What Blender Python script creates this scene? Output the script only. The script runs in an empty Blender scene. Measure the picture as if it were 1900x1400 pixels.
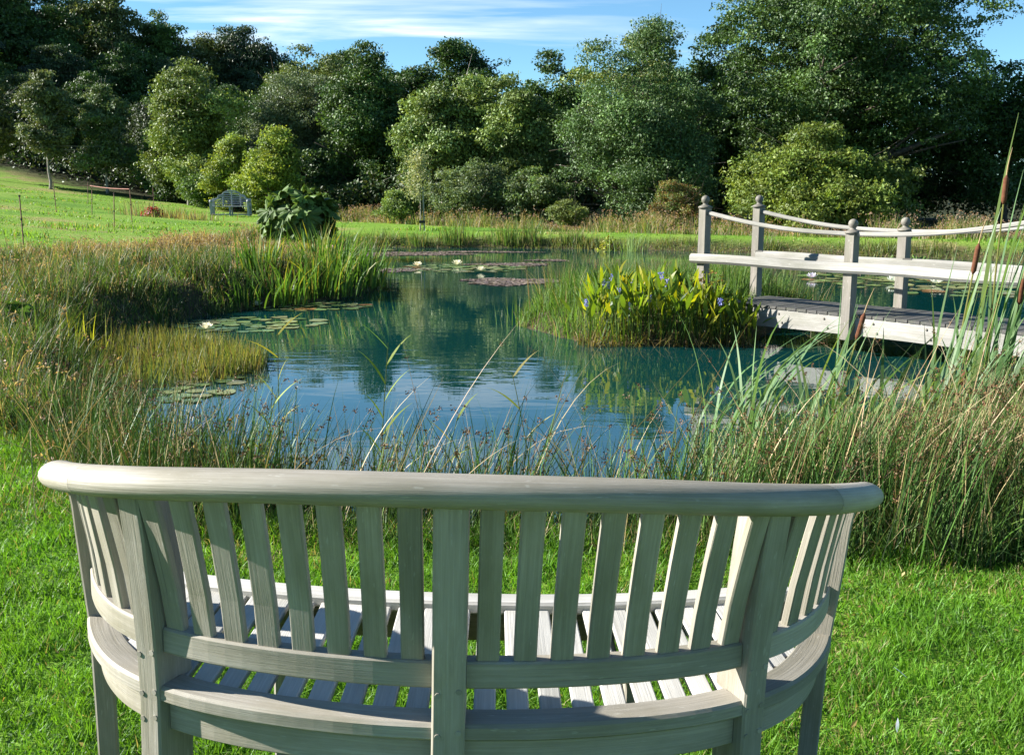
import bpy, math
import numpy as np
from mathutils import Matrix
rng = np.random.default_rng(11)
SC = bpy.context.scene
COL = SC.collection
pi = math.pi
rad = math.radians
WATER = -0.40
SUN_EL, SUN_AZ = 27.0, 5.0          # sun stands to the left (-X), a little towards +Y

# ------------------------------------------------------------------ helpers
def make_mesh(name, V, F, col=None, grain=None, smooth=False):
    """V (n,3); F list of integer arrays (m,k); col per-vertex rgb; grain per-vertex vector"""
    V = np.asarray(V, np.float32).reshape(-1, 3)
    F = [np.asarray(f, np.int32) for f in (F if isinstance(F, (list, tuple)) else [F]) if len(f)]
    me = bpy.data.meshes.new(name)
    me.vertices.add(len(V)); me.vertices.foreach_set('co', V.ravel())
    loops = np.concatenate([f.ravel() for f in F])
    tot = np.concatenate([np.full(len(f), f.shape[1], np.int32) for f in F])
    start = np.concatenate([[0], np.cumsum(tot)[:-1]]).astype(np.int32)
    me.loops.add(len(loops)); me.loops.foreach_set('vertex_index', loops)
    me.polygons.add(len(tot)); me.polygons.foreach_set('loop_start', start)
    me.polygons.foreach_set('loop_total', tot)
    me.polygons.foreach_set('use_smooth', np.full(len(tot), bool(smooth)))
    me.update(calc_edges=True)
    if col is not None:
        c = np.ones((len(V), 4), np.float32); c[:, :3] = col
        a = me.attributes.new('Col', 'FLOAT_COLOR', 'POINT'); a.data.foreach_set('color', c.ravel())
    if grain is not None:
        a = me.attributes.new('grain', 'FLOAT_VECTOR', 'POINT')
        a.data.foreach_set('vector', np.asarray(grain, np.float32).ravel())
    me.validate()
    return me

def link(name, me, mat=None, parent=None):
    o = bpy.data.objects.new(name, me); COL.objects.link(o)
    if mat is not None and not me.materials: me.materials.append(mat)
    if parent is not None: o.parent = parent
    return o

def tag(o, label=None, cat=None, group=None, kind=None):
    if label: o['label'] = label
    if cat: o['category'] = cat
    if group: o['group'] = group
    if kind: o['kind'] = kind
    return o

def empty(name, loc=(0, 0, 0), rz=0.0):
    o = bpy.data.objects.new(name, None); COL.objects.link(o)
    o.empty_display_size = 0.2; o.location = loc; o.rotation_euler = (0, 0, rz)
    return o

def copy_tree(o, parent=None):
    c = o.copy(); COL.objects.link(c)
    if parent is not None: c.parent = parent
    for ch in list(o.children): copy_tree(ch, c)
    return c

class Geo:
    def __init__(s): s.V=[]; s.F={}; s.C=[]; s.G=[]; s.n=0
    def add(s, V, F, col=None, grain=None):
        V = np.asarray(V, float).reshape(-1, 3)
        for f in (F if isinstance(F, list) else [F]):
            f = np.asarray(f, int)
            if len(f): s.F.setdefault(f.shape[1], []).append(f + s.n)
        s.V.append(V)
        s.C.append(np.broadcast_to(np.asarray((1, 1, 1) if col is None else col, float), V.shape))
        s.G.append(np.zeros_like(V) if grain is None else np.asarray(grain, float).reshape(-1, 3))
        s.n += len(V); return s
    def mesh(s, name, smooth=False):
        return make_mesh(name, np.concatenate(s.V), [np.concatenate(f) for f in s.F.values()],
                         np.concatenate(s.C), np.concatenate(s.G), smooth)
    def obj(s, name, mat, parent=None, smooth=False):
        return link(name, s.mesh(name, smooth), mat, parent)

def norm(v):
    v = np.asarray(v, float); return v / (np.linalg.norm(v, axis=-1, keepdims=True) + 1e-12)

def blades(base, H, W, az, ldir, lean, bend, segs, col, prof=1.6, w0=.75, grow=0.0):
    """ribbon leaves: az = direction of the ribbon's width, ldir = direction it leans to"""
    base = np.asarray(base, float); N = len(base)
    b = lambda x: np.broadcast_to(np.asarray(x, float), (N,))
    H, W, az, ldir, lean, bend = map(b, (H, W, az, ldir, lean, bend))
    t = np.linspace(0, 1, segs + 1); tm = (t[1:] + t[:-1]) / 2
    th = lean[:, None] + bend[:, None] * tm ** 1.5
    dx = np.concatenate([np.zeros((N, 1)), np.cumsum(np.sin(th), 1)], 1) * H[:, None] / segs
    dz = np.concatenate([np.zeros((N, 1)), np.cumsum(np.cos(th), 1)], 1) * H[:, None] / segs
    P = np.stack([base[:, 0:1] + dx * np.cos(ldir)[:, None], base[:, 1:2] + dx * np.sin(ldir)[:, None], base[:, 2:3] + dz], -1)
    w = (w0 + (1 - w0) * np.minimum(1, t * 4)) * (1 - t ** prof); w[-1] = .06
    if grow: w = (np.sin(pi * np.clip(t, 0.02, .99) ** grow)); w[-1] = .03
    side = np.stack([np.cos(az), np.sin(az), np.zeros(N)], -1)[:, None] * (W[:, None] * w[None])[..., None] / 2
    V = np.stack([P - side, P + side], 2).reshape(-1, 3)
    k = (np.arange(N) * (segs + 1) * 2)[:, None] + (np.arange(segs) * 2)[None]
    F = np.stack([k, k + 1, k + 3, k + 2], -1).reshape(-1, 4)
    C = np.repeat(np.broadcast_to(np.asarray(col, float), (N, 3)), (segs + 1) * 2, 0)
    return V, F, C, P

def leaves(P, nrm, L, W, col, fold=.12, adir=None):
    P = np.asarray(P, float); N = len(P); nrm = norm(nrm)
    r = rng.normal(size=(N, 3)) if adir is None else adir
    a = norm(r - (r * nrm).sum(-1, keepdims=True) * nrm); b = np.cross(nrm, a)
    L = np.broadcast_to(L, (N,))[:, None]; W = np.broadcast_to(W, (N,))[:, None]
    V = np.stack([P - a * L * .5, P + b * W * .5 + nrm * W * fold - a * L * .06, P + a * L * .5, P - b * W * .5 + nrm * W * fold - a * L * .06], 1).reshape(-1, 3)
    F = (np.arange(N) * 4)[:, None] + np.arange(4)[None]
    return V, F, np.repeat(np.broadcast_to(np.asarray(col, float), (N, 3)), 4, 0)

def tube(path, r, sides=6, cap=True):
    path = np.asarray(path, float); n = len(path); r = np.broadcast_to(r, (n,))
    T = norm(np.gradient(path, axis=0))
    up = np.array([0, 0, 1.]) if abs(T[0, 2]) < .9 else np.array([1., 0, 0])
    A = norm(np.cross(T, up)); B = np.cross(A, T)
    th = np.arange(sides) * 2 * pi / sides
    V = path[:, None] + r[:, None, None] * (np.cos(th)[None, :, None] * A[:, None] + np.sin(th)[None, :, None] * B[:, None])
    i = np.arange(n - 1)[:, None] * sides; j = np.arange(sides)[None]; j2 = (j + 1) % sides
    F = np.stack([i + j, i + j2, i + sides + j2, i + sides + j], -1).reshape(-1, 4)
    Fs = [F]
    if cap: Fs.append(np.array([np.arange(sides)[::-1], np.arange(sides) + (n - 1) * sides]))
    s = np.concatenate([[0], np.cumsum(np.linalg.norm(np.diff(path, axis=0), axis=1))])
    G = np.stack([np.repeat(s, sides), np.tile(np.cos(th), n) * np.repeat(r, sides), np.tile(np.sin(th), n) * np.repeat(r, sides)], -1)
    return V.reshape(-1, 3), Fs, G

def rectprof(w, h, c=.006):
    """chamfered rectangle, centred"""
    a, b = w / 2, h / 2
    return np.array([(-a + c, -b), (a - c, -b), (a, -b + c), (a, b - c), (a - c, b), (-a + c, b), (-a, b - c), (-a, -b + c)])

def ellprof(a, b, n=16):
    t = np.arange(n) * 2 * pi / n
    return np.stack([a * np.cos(t), b * np.sin(t)], -1)

def sweep(path, U, N, prof, seed=0.0, scale=None):
    """prof x along N (outwards), y along U (up)"""
    path = np.asarray(path, float); n = len(path); k = len(prof)
    U = np.broadcast_to(U, path.shape); N = np.broadcast_to(N, path.shape)
    sc = np.ones(n) if scale is None else np.asarray(scale)
    V = path[:, None] + sc[:, None, None] * (prof[None, :, 0, None] * N[:, None] + prof[None, :, 1, None] * U[:, None])
    i = np.arange(n - 1)[:, None] * k; j = np.arange(k)[None]; j2 = (j + 1) % k
    F = np.stack([i + j, i + j2, i + k + j2, i + k + j], -1).reshape(-1, 4)
    caps = np.array([np.arange(k)[::-1], np.arange(k) + (n - 1) * k])
    s = np.concatenate([[0], np.cumsum(np.linalg.norm(np.diff(path, axis=0), axis=1))]) + seed
    G = np.stack([np.repeat(s, k), np.tile(prof[:, 0], n) + seed * .37, np.tile(prof[:, 1], n) + seed * .71], -1)
    # face orientation: make outward
    A = np.cross(V[1, 0] - V[0, 0] if n > 1 else 0, V[0, 1] - V[0, 0])
    if np.dot(A, V[0, 0] - V[0].mean(0)) > 0:
        F = F[:, ::-1]; caps = caps[:, ::-1]
    return V.reshape(-1, 3), [F, caps], G

def bar(p, q, w, h, up=(0, 0, 1), c=.005, seed=None):
    """straight chamfered bar from p to q; w sideways, h along up"""
    p = np.asarray(p, float); q = np.asarray(q, float); t = norm(q - p)
    up = np.asarray(up, float)
    if np.linalg.norm(np.cross(up, t)) < 1e-3: up = np.array([0, 1., 0])
    up = norm(up - np.dot(up, t) * t); nn = np.cross(t, up)
    return sweep([p, q], up, nn, rectprof(w, h, min(c, w / 4, h / 4)), rng.uniform(0, 50) if seed is None else seed)

def lathe(pts, n=14, c=(0, 0, 0)):
    pts = np.asarray(pts, float); th = np.arange(n) * 2 * pi / n
    V = np.stack([pts[:, 0:1] * np.cos(th), pts[:, 0:1] * np.sin(th), np.repeat(pts[:, 1:2], n, 1)], -1) + np.asarray(c)
    i = np.arange(len(pts) - 1)[:, None] * n; j = np.arange(n)[None]; j2 = (j + 1) % n
    F = np.stack([i + j, i + j2, i + n + j2, i + n + j], -1).reshape(-1, 4)
    return V.reshape(-1, 3), F

def sdf(x, y, poly):
    """positive outside"""
    poly = np.asarray(poly, float); a = poly; b = np.roll(poly, -1, 0)
    d2 = np.full(x.shape, 1e9); ins = np.zeros(x.shape, bool)
    for (ax, ay), (bx, by) in zip(a, b):
        ex, ey = bx - ax, by - ay; wx, wy = x - ax, y - ay
        t = np.clip((wx * ex + wy * ey) / (ex * ex + ey * ey + 1e-12), 0, 1)
        d2 = np.minimum(d2, (wx - ex * t) ** 2 + (wy - ey * t) ** 2)
        c = ((ay > y) != (by > y)) & (x < (bx - ax) * (y - ay) / (by - ay + 1e-12) + ax)
        ins ^= c
    return np.where(ins, -1, 1) * np.sqrt(d2)

def smooth_poly(p, it=2):
    p = np.asarray(p, float)
    for _ in range(it):
        q = np.roll(p, -1, 0); p = np.stack([.75 * p + .25 * q, .25 * p + .75 * q], 1).reshape(-1, 2)
    return p

def sstep(a, b, x):
    t = np.clip((x - a) / (b - a), 0, 1); return t * t * (3 - 2 * t)

def vnoise(x, y, s, seed=0):
    """cheap smooth pseudo noise 0..1"""
    x = np.asarray(x, float) / s; y = np.asarray(y, float) / s; r = np.random.default_rng(seed); v = 0
    for k in range(6):
        a = r.uniform(0, 2 * pi); f = r.uniform(.6, 2.4); ph = r.uniform(0, 6.3)
        v = v + np.sin((x * math.cos(a) + y * math.sin(a)) * f * 2 + ph + 1.3 * np.sin((x * math.sin(a) - y * math.cos(a)) * f + ph))
    return .5 + v / 12 * 1.6

# ------------------------------------------------------------------ materials
def new_mat(name):
    m = bpy.data.materials.new(name); m.use_nodes = True
    nt = m.node_tree; nt.nodes.clear()
    out = nt.nodes.new('ShaderNodeOutputMaterial')
    return m, nt, out
def N(nt, typ, **kw):
    n = nt.nodes.new(typ)
    for k, v in kw.items():
        if k in n.inputs.keys(): n.inputs[k].default_value = v
        else: setattr(n, k, v)
    return n
def ramp(nt, stops):
    r = nt.nodes.new('ShaderNodeValToRGB'); e = r.color_ramp.elements
    while len(e) < len(stops): e.new(.5)
    for i, (p, c) in enumerate(stops):
        e[i].position = p; e[i].color = (*c, 1) if len(c) == 3 else c
    return r
def mixc(nt, fac, a, b, mode='MIX'):
    m = nt.nodes.new('ShaderNodeMix'); m.data_type = 'RGBA'; m.blend_type = mode
    for sock, v in ((0, fac), (6, a), (7, b)):
        if isinstance(v, bpy.types.NodeSocket): nt.links.new(v, m.inputs[sock])
        else: m.inputs[sock].default_value = v if not isinstance(v, tuple) or len(v) == 4 else (*v, 1)
    return m.outputs[2]

def leaf_mat(name, trans=.35, rough=.5, spec=.35, tint=(1.25, 1.15, .6), var=.35, vscale=1.2, tcol=None):
    m, nt, out = new_mat(name); L = nt.links.new
    at = N(nt, 'ShaderNodeAttribute', attribute_name='Col')
    tc = N(nt, 'ShaderNodeNewGeometry')
    nz = N(nt, 'ShaderNodeTexNoise', Scale=vscale, Detail=3.0); L(tc.outputs['Position'], nz.inputs['Vector'])
    rp = ramp(nt, [(.3, (1 - var, 1 - var, 1 - var * .8)), (.7, (1 + var, 1 + var * .9, 1 + var * .3))]); L(nz.outputs['Fac'], rp.inputs[0])
    c = mixc(nt, 1.0, at.outputs['Color'], rp.outputs[0], 'MULTIPLY')
    p = N(nt, 'ShaderNodeBsdfPrincipled', Roughness=rough); p.inputs['Specular IOR Level'].default_value = spec
    L(c, p.inputs['Base Color'])
    tr = N(nt, 'ShaderNodeBsdfTranslucent'); c2 = mixc(nt, 1.0, c, tint, 'MULTIPLY'); L(c2, tr.inputs['Color'])
    mx = N(nt, 'ShaderNodeMixShader', Fac=trans); L(p.outputs[0], mx.inputs[1]); L(tr.outputs[0], mx.inputs[2]); L(mx.outputs[0], out.inputs[0])
    return m

def wood_mat(name, light, dark, green=(.16, .19, .11), gfac=.35, rough=.62, scale=1.0, bump=.35, spec=.3, lich=.35):
    m, nt, out = new_mat(name); L = nt.links.new
    at = N(nt, 'ShaderNodeAttribute', attribute_name='grain')
    def noise(sx, sy, det=4.0, ro=.6, dist=0.0):
        mp = N(nt, 'ShaderNodeMapping'); mp.inputs['Scale'].default_value = (sx * scale, sy * scale, sy * scale); L(at.outputs['Vector'], mp.inputs[0])
        n = N(nt, 'ShaderNodeTexNoise', Scale=1.0, Detail=det, Roughness=ro, Distortion=dist); L(mp.outputs[0], n.inputs['Vector']); return n.outputs['Fac']
    g = noise(5.0, 240, 5.0, .65, .5)                         # fine fibres
    r1 = ramp(nt, [(.30, dark), (.52, tuple((a + c) / 2 for a, c in zip(light, dark))), (.68, light)]); L(g, r1.inputs[0])
    b = noise(4.0, 13, 5.0, .62)                              # algae and damp stains
    r2 = ramp(nt, [(.42, (0, 0, 0)), (.70, (gfac, gfac, gfac))]); L(b, r2.inputs[0])
    c = mixc(nt, r2.outputs[0], r1.outputs[0], green)
    v = noise(1.1, 5, 3.0); rv = ramp(nt, [(.30, (.62, .63, .61)), (.70, (1.14, 1.13, 1.11))]); L(v, rv.inputs[0])   # board to board tone
    c = mixc(nt, 1.0, c, rv.outputs[0], 'MULTIPLY')
    k = noise(2.6, 120, 3.0, .7, 1.2); rk = ramp(nt, [(.655, (0, 0, 0)), (.70, (.75, .75, .75))]); L(k, rk.inputs[0])   # drying cracks
    gate = noise(1.7, 7, 2.0); rg = ramp(nt, [(.48, (0, 0, 0)), (.60, (1, 1, 1))]); L(gate, rg.inputs[0])
    ck = mixc(nt, 1.0, rk.outputs[0], rg.outputs[0], 'MULTIPLY')
    c = mixc(nt, ck, c, tuple(x * .42 for x in dark))
    f = noise(26, 120, 2.0); r3 = ramp(nt, [(.67, (0, 0, 0)), (.73, (lich, lich, lich))]); L(f, r3.inputs[0])          # pale flecks
    c = mixc(nt, r3.outputs[0], c, (.55, .55, .50))
    p = N(nt, 'ShaderNodeBsdfPrincipled', Roughness=rough); p.inputs['Specular IOR Level'].default_value = spec
    L(c, p.inputs['Base Color'])
    mh = N(nt, 'ShaderNodeMath', operation='SUBTRACT'); L(g, mh.inputs[0]); L(ck, mh.inputs[1])
    bp = N(nt, 'ShaderNodeBump', Strength=bump, Distance=.004); L(mh.outputs[0], bp.inputs['Height']); L(bp.outputs[0], p.inputs['Normal'])
    L(p.outputs[0], out.inputs[0])
    return m

def plain_mat(name, c, rough=.6, spec=.3, c2=None, scale=8.0):
    m, nt, out = new_mat(name); L = nt.links.new
    p = N(nt, 'ShaderNodeBsdfPrincipled', Roughness=rough); p.inputs['Specular IOR Level'].default_value = spec
    tc = N(nt, 'ShaderNodeTexCoord'); nz = N(nt, 'ShaderNodeTexNoise', Scale=scale, Detail=4.0); L(tc.outputs['Object'], nz.inputs['Vector'])
    r = ramp(nt, [(.35, c), (.65, c2 or tuple(x * .75 for x in c))]); L(nz.outputs['Fac'], r.inputs[0]); L(r.outputs[0], p.inputs['Base Color'])
    L(p.outputs[0], out.inputs[0]); return m

M = {}
M['bench'] = wood_mat('weathered_teak', (.375, .345, .297), (.265, .24, .20), green=(.18, .16, .10), gfac=.6, spec=.3, lich=.2)
M['seat'] = wood_mat('sunlit_seat_teak', (.56, .545, .52), (.42, .405, .38), green=(.36, .34, .29), gfac=.5, spec=.35, lich=.2)  # bench teak lightened: sun on the seat is painted into its colour
M['bridge'] = wood_mat('bleached_timber', (.34, .33, .31), (.215, .20, .18), green=(.15, .15, .105), gfac=.5, scale=.6, lich=.2)
M['bridge_post'] = wood_mat('grey_post_timber', (.235, .21, .185), (.15, .135, .115), green=(.12, .125, .075), gfac=.5, scale=.7)
M['deck'] = wood_mat('dark_deck_boards', (.10, .095, .09), (.045, .042, .04), green=(.07, .08, .04), gfac=.4, scale=.6)
M['farbench'] = wood_mat('grey_blue_bench', (.38, .40, .43), (.25, .27, .30), gfac=.2, scale=.5)
M['bark'] = plain_mat('bark', (.11, .09, .07), .9, .1, (.05, .042, .035), 6.0)
M['palebark'] = plain_mat('pale_bark', (.34, .31, .26), .85, .1, (.20, .18, .15), 6.0)
M['tree'] = leaf_mat('tree_leaves', .22, .5, .35, var=.22, vscale=.5)
M['bush'] = leaf_mat('bush_leaves', .35, .5, .3, var=.2, vscale=1.0)
M['grass'] = leaf_mat('grass_blades', .45, .5, .3, tint=(1.2, 1.15, .5), var=.22, vscale=2.2)
M['rush'] = leaf_mat('rush_stems', .15, .5, .22, var=.15, vscale=3.0)
M['reed'] = leaf_mat('reed_leaves', .40, .45, .22, tint=(1.2, 1.2, .5), var=.12, vscale=3.0)
M['pickerel'] = leaf_mat('pickerel_leaves', .55, .42, .3, tint=(1.5, 1.25, .25), var=.2, vscale=4.0)
M['gunnera'] = leaf_mat('gunnera_leaves', .25, .55, .22, var=.3, vscale=3.0)
M['pad'] = leaf_mat('lily_pads', .05, .25, .5, var=.2, vscale=2.0)
M['flower'] = leaf_mat('petals', .3, .5, .3, tint=(1, 1, 1), var=.03)
M['mat'] = leaf_mat('weed_mat', .05, .6, .3, var=.25, vscale=2.0)
M['spike'] = plain_mat('reedmace_spike', (.13, .055, .028), .85, .1, (.09, .035, .02), 60)
M['stake'] = plain_mat('fence_stake', (.16, .07, .05), .6, .3)
M['tape'] = plain_mat('orange_tape', (.27, .11, .08), .6, .3)
M['canvas'] = plain_mat('tree_tie', (.03, .03, .03), .7, .2)

# ------------------------------------------------------------------ terrain
POND = smooth_poly([(-2.6, 6.9), (-2.0, 6.0), (-1.4, 5.4), (-.6, 5.05), (.3, 4.95), (1.1, 5.0), (1.8, 5.4), (2.3, 6.0), (2.9, 6.5), (3.5, 6.9), (4.3, 7.4),
    (5.3, 8.6), (6.3, 9.4), (9, 10), (13, 12), (14.5, 16), (14.5, 20), (13.8, 25.8), (11, 28), (8.5, 29.45), (5.6, 30.7), (4.1, 31.6), (1.7, 32.4),
    (-.9, 33.1), (-3.5, 33.1), (-5.4, 33.1), (-6.9, 32.4), (-6.3, 30.5), (-4.6, 27.6), (-3.4, 23.5), (-2.75, 20.5), (-2.55, 19.2), (-2.8, 17.7),
    (-3.44, 16.7), (-4.2, 15.6), (-4.8, 14.4), (-4.7, 13.3), (-4.9, 12.4), (-5.1, 11.3), (-4.7, 10.2), (-4.0, 9.3), (-3.4, 8.6), (-2.9, 7.7)], 2)
ISLE = smooth_poly([(-.05, 13.96), (.36, 13.3), (.65, 12.5), (1.29, 12.05), (2.0, 12.0), (2.6, 12.15), (3.0, 12.7), (3.5, 13.3), (4.2, 14.3), (4.3, 15.5), (3.6, 16.5), (2.4, 16.6), (1.3, 16), (.5, 15.2)], 2)

def shore(x, y):
    dp = sdf(x, y, POND); di = sdf(x, y, ISLE)
    return np.maximum(dp, -di), dp, di
def ground(x, y):
    x = np.asarray(x, float); y = np.asarray(y, float)
    d, dp, di = shore(x, y)
    x0 = 9.2 + 1.7 * sstep(36, 47, y); u = (-x - x0) * .55
    base = .09 / .55 * np.log1p(np.exp(np.clip(u, -30, 30)))
    base = np.where(u > 30, .09 * (-x - x0), base)
    base = base + .05 * (vnoise(x, y, 3.5, 3) - .5) * sstep(3.5, 9, np.hypot(x, y)) + .10 * (vnoise(x, y, 11, 4) - .5) * sstep(8, 20, np.hypot(x, y))
    base = base + 5.2 * sstep(62, 105, y - .15 * x) * sstep(0, -25, x + 5) + 3.0 * sstep(60, 110, y) * sstep(-20, 10, x) * .3
    w = np.where(y > 26, 1.3, .75)
    top = np.where(di < .8, -.12 + .10 * sstep(0, 1.2, -di), base)
    z = np.where(d > 0, WATER - .03 + (top - WATER + .03) * np.clip(d / w, 0, 1) ** .8, WATER - .03 - .9 * sstep(0, 1.6, -d))
    return z

def build_terrain():
    def axis(lo, hi, fine, step, g):
        a = [0.]; s = step
        while a[-1] < hi: 
            if a[-1] > fine: s *= g
            a.append(a[-1] + s)
        b = [0.]; s = step
        while b[-1] > lo:
            if b[-1] < -fine: s *= g
            b.append(b[-1] - s)
        return np.array(b[::-1][:-1] + a)
    xs = axis(-420, 420, 7, .17, 1.035); ys = axis(-30, 600, 8, .16, 1.022)
    X, Y = np.meshgrid(xs, ys); Z = ground(X, Y)
    nx, ny = len(xs), len(ys)
    i = (np.arange(ny - 1)[:, None] * nx + np.arange(nx - 1)[None]).ravel()
    F = np.stack([i, i + 1, i + nx + 1, i + nx], -1)
    d, dp, di = shore(X, Y)
    wild = 1 - sstep(.4, 1.4, d)                                       # bare/rough soil near the water
    left = sdf(X, Y, ROUGH); wild = np.maximum(wild, 1 - sstep(-.3, .3, left))
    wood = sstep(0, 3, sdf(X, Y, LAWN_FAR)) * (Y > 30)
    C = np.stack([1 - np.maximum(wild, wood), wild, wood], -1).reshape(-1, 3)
    m, nt, out = new_mat('ground'); L = nt.links.new
    at = N(nt, 'ShaderNodeAttribute', attribute_name='Col'); sp = N(nt, 'ShaderNodeSeparateColor'); L(at.outputs['Color'], sp.inputs[0])
    g = N(nt, 'ShaderNodeNewGeometry')
    n1 = N(nt, 'ShaderNodeTexNoise', Scale=.22, Detail=6.0, Roughness=.62); L(g.outputs['Position'], n1.inputs['Vector'])
    n2 = N(nt, 'ShaderNodeTexNoise', Scale=9.0, Detail=6.0, Roughness=.7); L(g.outputs['Position'], n2.inputs['Vector'])
    n3 = N(nt, 'ShaderNodeTexNoise', Scale=55.0, Detail=3.0, Roughness=.7); L(g.outputs['Position'], n3.inputs['Vector'])
    r1 = ramp(nt, [(.36, (.10, .21, .024)), (.50, (.155, .275, .034)), (.57, (.19, .28, .05)), (.63, (.27, .25, .10)), (.74, (.20, .26, .05))]); L(n1.outputs['Fac'], r1.inputs[0])
    r2 = ramp(nt, [(.3, (.6, .65, .55)), (.7, (1.2, 1.15, 1.1))]); L(n2.outputs['Fac'], r2.inputs[0])
    lawn = mixc(nt, 1.0, r1.outputs[0], r2.outputs[0], 'MULTIPLY')
    r3 = ramp(nt, [(.35, (.035, .028, .016)), (.65, (.085, .075, .035))]); L(n2.outputs['Fac'], r3.inputs[0])
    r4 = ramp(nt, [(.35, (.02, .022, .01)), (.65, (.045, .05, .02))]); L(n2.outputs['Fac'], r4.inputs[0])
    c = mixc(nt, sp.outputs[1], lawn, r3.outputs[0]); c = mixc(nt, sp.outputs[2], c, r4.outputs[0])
    p = N(nt, 'ShaderNodeBsdfPrincipled', Roughness=.9); p.inputs['Specular IOR Level'].default_value = .1; L(c, p.inputs['Base Color'])
    bp = N(nt, 'ShaderNodeBump', Strength=.7, Distance=.03); L(n3.outputs['Fac'], bp.inputs['Height']); L(bp.outputs[0], p.inputs['Normal'])
    L(p.outputs[0], out.inputs[0])
    V = np.stack([X, Y, Z], -1).reshape(-1, 3)
    o = link('ground', make_mesh('ground', V, F, C, smooth=True), m)
    tag(o, 'grassy ground of the garden sloping up to the left around the pond', kind='structure')

# rough unmown ground on the left bank, the tongue of tall grass between lawn and pond
ROUGH = smooth_poly([(-1.3, 4.1), (-2.0, 4.7), (-2.7, 5.6), (-3.6, 6.6), (-6.2, 9.6), (-8.6, 14.0), (-10.6, 19.3), (-9.6, 21.5), (-8.6, 24.8), (-8.3, 30), (-7.6, 33), (-6.6, 33),
    (-6.1, 30.5), (-4.4, 27.6), (-3.2, 23.5), (-2.55, 20.5), (-2.35, 19.2), (-2.6, 17.7), (-3.3, 16.7), (-4.2, 15.4), (-4.5, 14.3), (-4.2, 13.3), (-3.4, 12.4), (-2.7, 11.3), (-2.6, 10.4), (-2.9, 9.6), (-3.0, 8.8), (-2.7, 7.7), (-2.4, 6.8), (-1.8, 5.9), (-1.2, 5.3), (-.9, 4.6)], 1)
LAWN_FAR = np.array([(-60, -5), (60, -5), (60, 28), (22, 30), (12, 31.5), (8, 34), (4, 37), (0, 40), (-6, 45), (-10, 50.5), (-15, 54), (-20, 57), (-26, 61), (-34, 66), (-60, 70)], float)

build_terrain()

# ------------------------------------------------------------------ water
def build_water():
    m, nt, out = new_mat('pond_water'); L = nt.links.new
    g = N(nt, 'ShaderNodeNewGeometry')
    mp = N(nt, 'ShaderNodeMapping'); mp.inputs['Scale'].default_value = (.8, 2.0, 1); L(g.outputs['Position'], mp.inputs[0])
    a = N(nt, 'ShaderNodeTexNoise', Scale=2.2, Detail=3.0, Roughness=.5, Distortion=.4); L(mp.outputs[0], a.inputs['Vector'])
    b = N(nt, 'ShaderNodeTexNoise', Scale=.35, Detail=2.0); L(g.outputs['Position'], b.inputs['Vector'])
    rb = ramp(nt, [(.42, (.25, .25, .25)), (.62, (1, 1, 1))]); L(b.outputs['Fac'], rb.inputs[0])
    mu = N(nt, 'ShaderNodeMath', operation='MULTIPLY'); L(a.outputs['Fac'], mu.inputs[0]); L(rb.outputs[0], mu.inputs[1])
    bp = N(nt, 'ShaderNodeBump', Strength=.07, Distance=.05); L(mu.outputs[0], bp.inputs['Height'])
    p = N(nt, 'ShaderNodeBsdfPrincipled', Roughness=.008, IOR=1.8)
    p.inputs['Base Color'].default_value = (.002, .032, .032, 1)
    p.inputs['Specular IOR Level'].default_value = .9
    L(bp.outputs[0], p.inputs['Normal']); L(p.outputs[0], out.inputs[0])
    V = [(-9, 4.2, WATER), (17, 4.2, WATER), (17, 35, WATER), (-9, 35, WATER)]
    o = link('water', make_mesh('water', V, [np.array([[0, 1, 2, 3]])]), m)
    tag(o, 'calm blue green pond mirroring the trees and sky', kind='structure')
build_water()

# ------------------------------------------------------------------ the curved bench in front
_half = np.array([(0, 0), (.2, .012), (.4, .051), (.56, .108), (.69, .192), (.775, .285), (.835, .385), (.87, .470), (.886, .525)])
def _dense():
    p = np.concatenate([[(-.2, .012)], _half, [2 * _half[-1] - _half[-2]]]); out = []
    for i in range(1, len(p) - 2):
        t = np.linspace(0, 1, 30, endpoint=False)[:, None]; a, b, c, d = p[i - 1], p[i], p[i + 1], p[i + 2]
        out.append(.5 * (2 * b + (c - a) * t + (2 * a - 5 * b + 4 * c - d) * t ** 2 + (3 * b - a - 3 * c + d) * t ** 3))
    q = np.concatenate(out + [[_half[-1]]])
    for _ in range(60):                                   # even the bends out
        q[1:-1] = .25 * q[:-2] + .5 * q[1:-1] + .25 * q[2:]
    return q
_q = _dense(); _s = np.concatenate([[0], np.cumsum(np.linalg.norm(np.diff(_q, axis=0), axis=1))]); SMAX = _s[-1]
def arc(s):
    s = np.atleast_1d(np.asarray(s, float)); a = np.clip(np.abs(s), 0, SMAX)
    e = 1e-3; f = lambda x: np.stack([np.interp(x, _s, _q[:, 0]), np.interp(x, _s, _q[:, 1])], -1)
    pnt = f(a); t = norm(f(np.clip(a + .012, 0, SMAX)) - f(np.clip(a - .012, 0, SMAX)))
    t[a < .012] = (1, 0)
    sg = np.where(s < 0, -1., 1.)
    P = np.stack([pnt[:, 0] * sg, pnt[:, 1]], -1); T = np.stack([t[:, 0], t[:, 1] * sg], -1)
    return P, T, np.stack([T[:, 1], -T[:, 0]], -1)        # point, tangent (+u), outward normal
def arc3(s, off, z):
    P, T, Nn = arc(s); off = np.broadcast_to(off, (len(P),)); z = np.broadcast_to(z, (len(P),))
    return np.column_stack([P + Nn * off[:, None], z]), np.column_stack([T, T[:, 0] * 0]), np.column_stack([Nn, Nn[:, 0] * 0])
def rail_z(s): return .900 - .160 * (np.abs(s) / 1.157) ** 2.2
def rail_off(s): return .042 + 0 * np.abs(s)
def s_at(u): return float(np.interp(abs(u), _q[:, 0], _s)) * (1 if u > 0 else -1)

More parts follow.
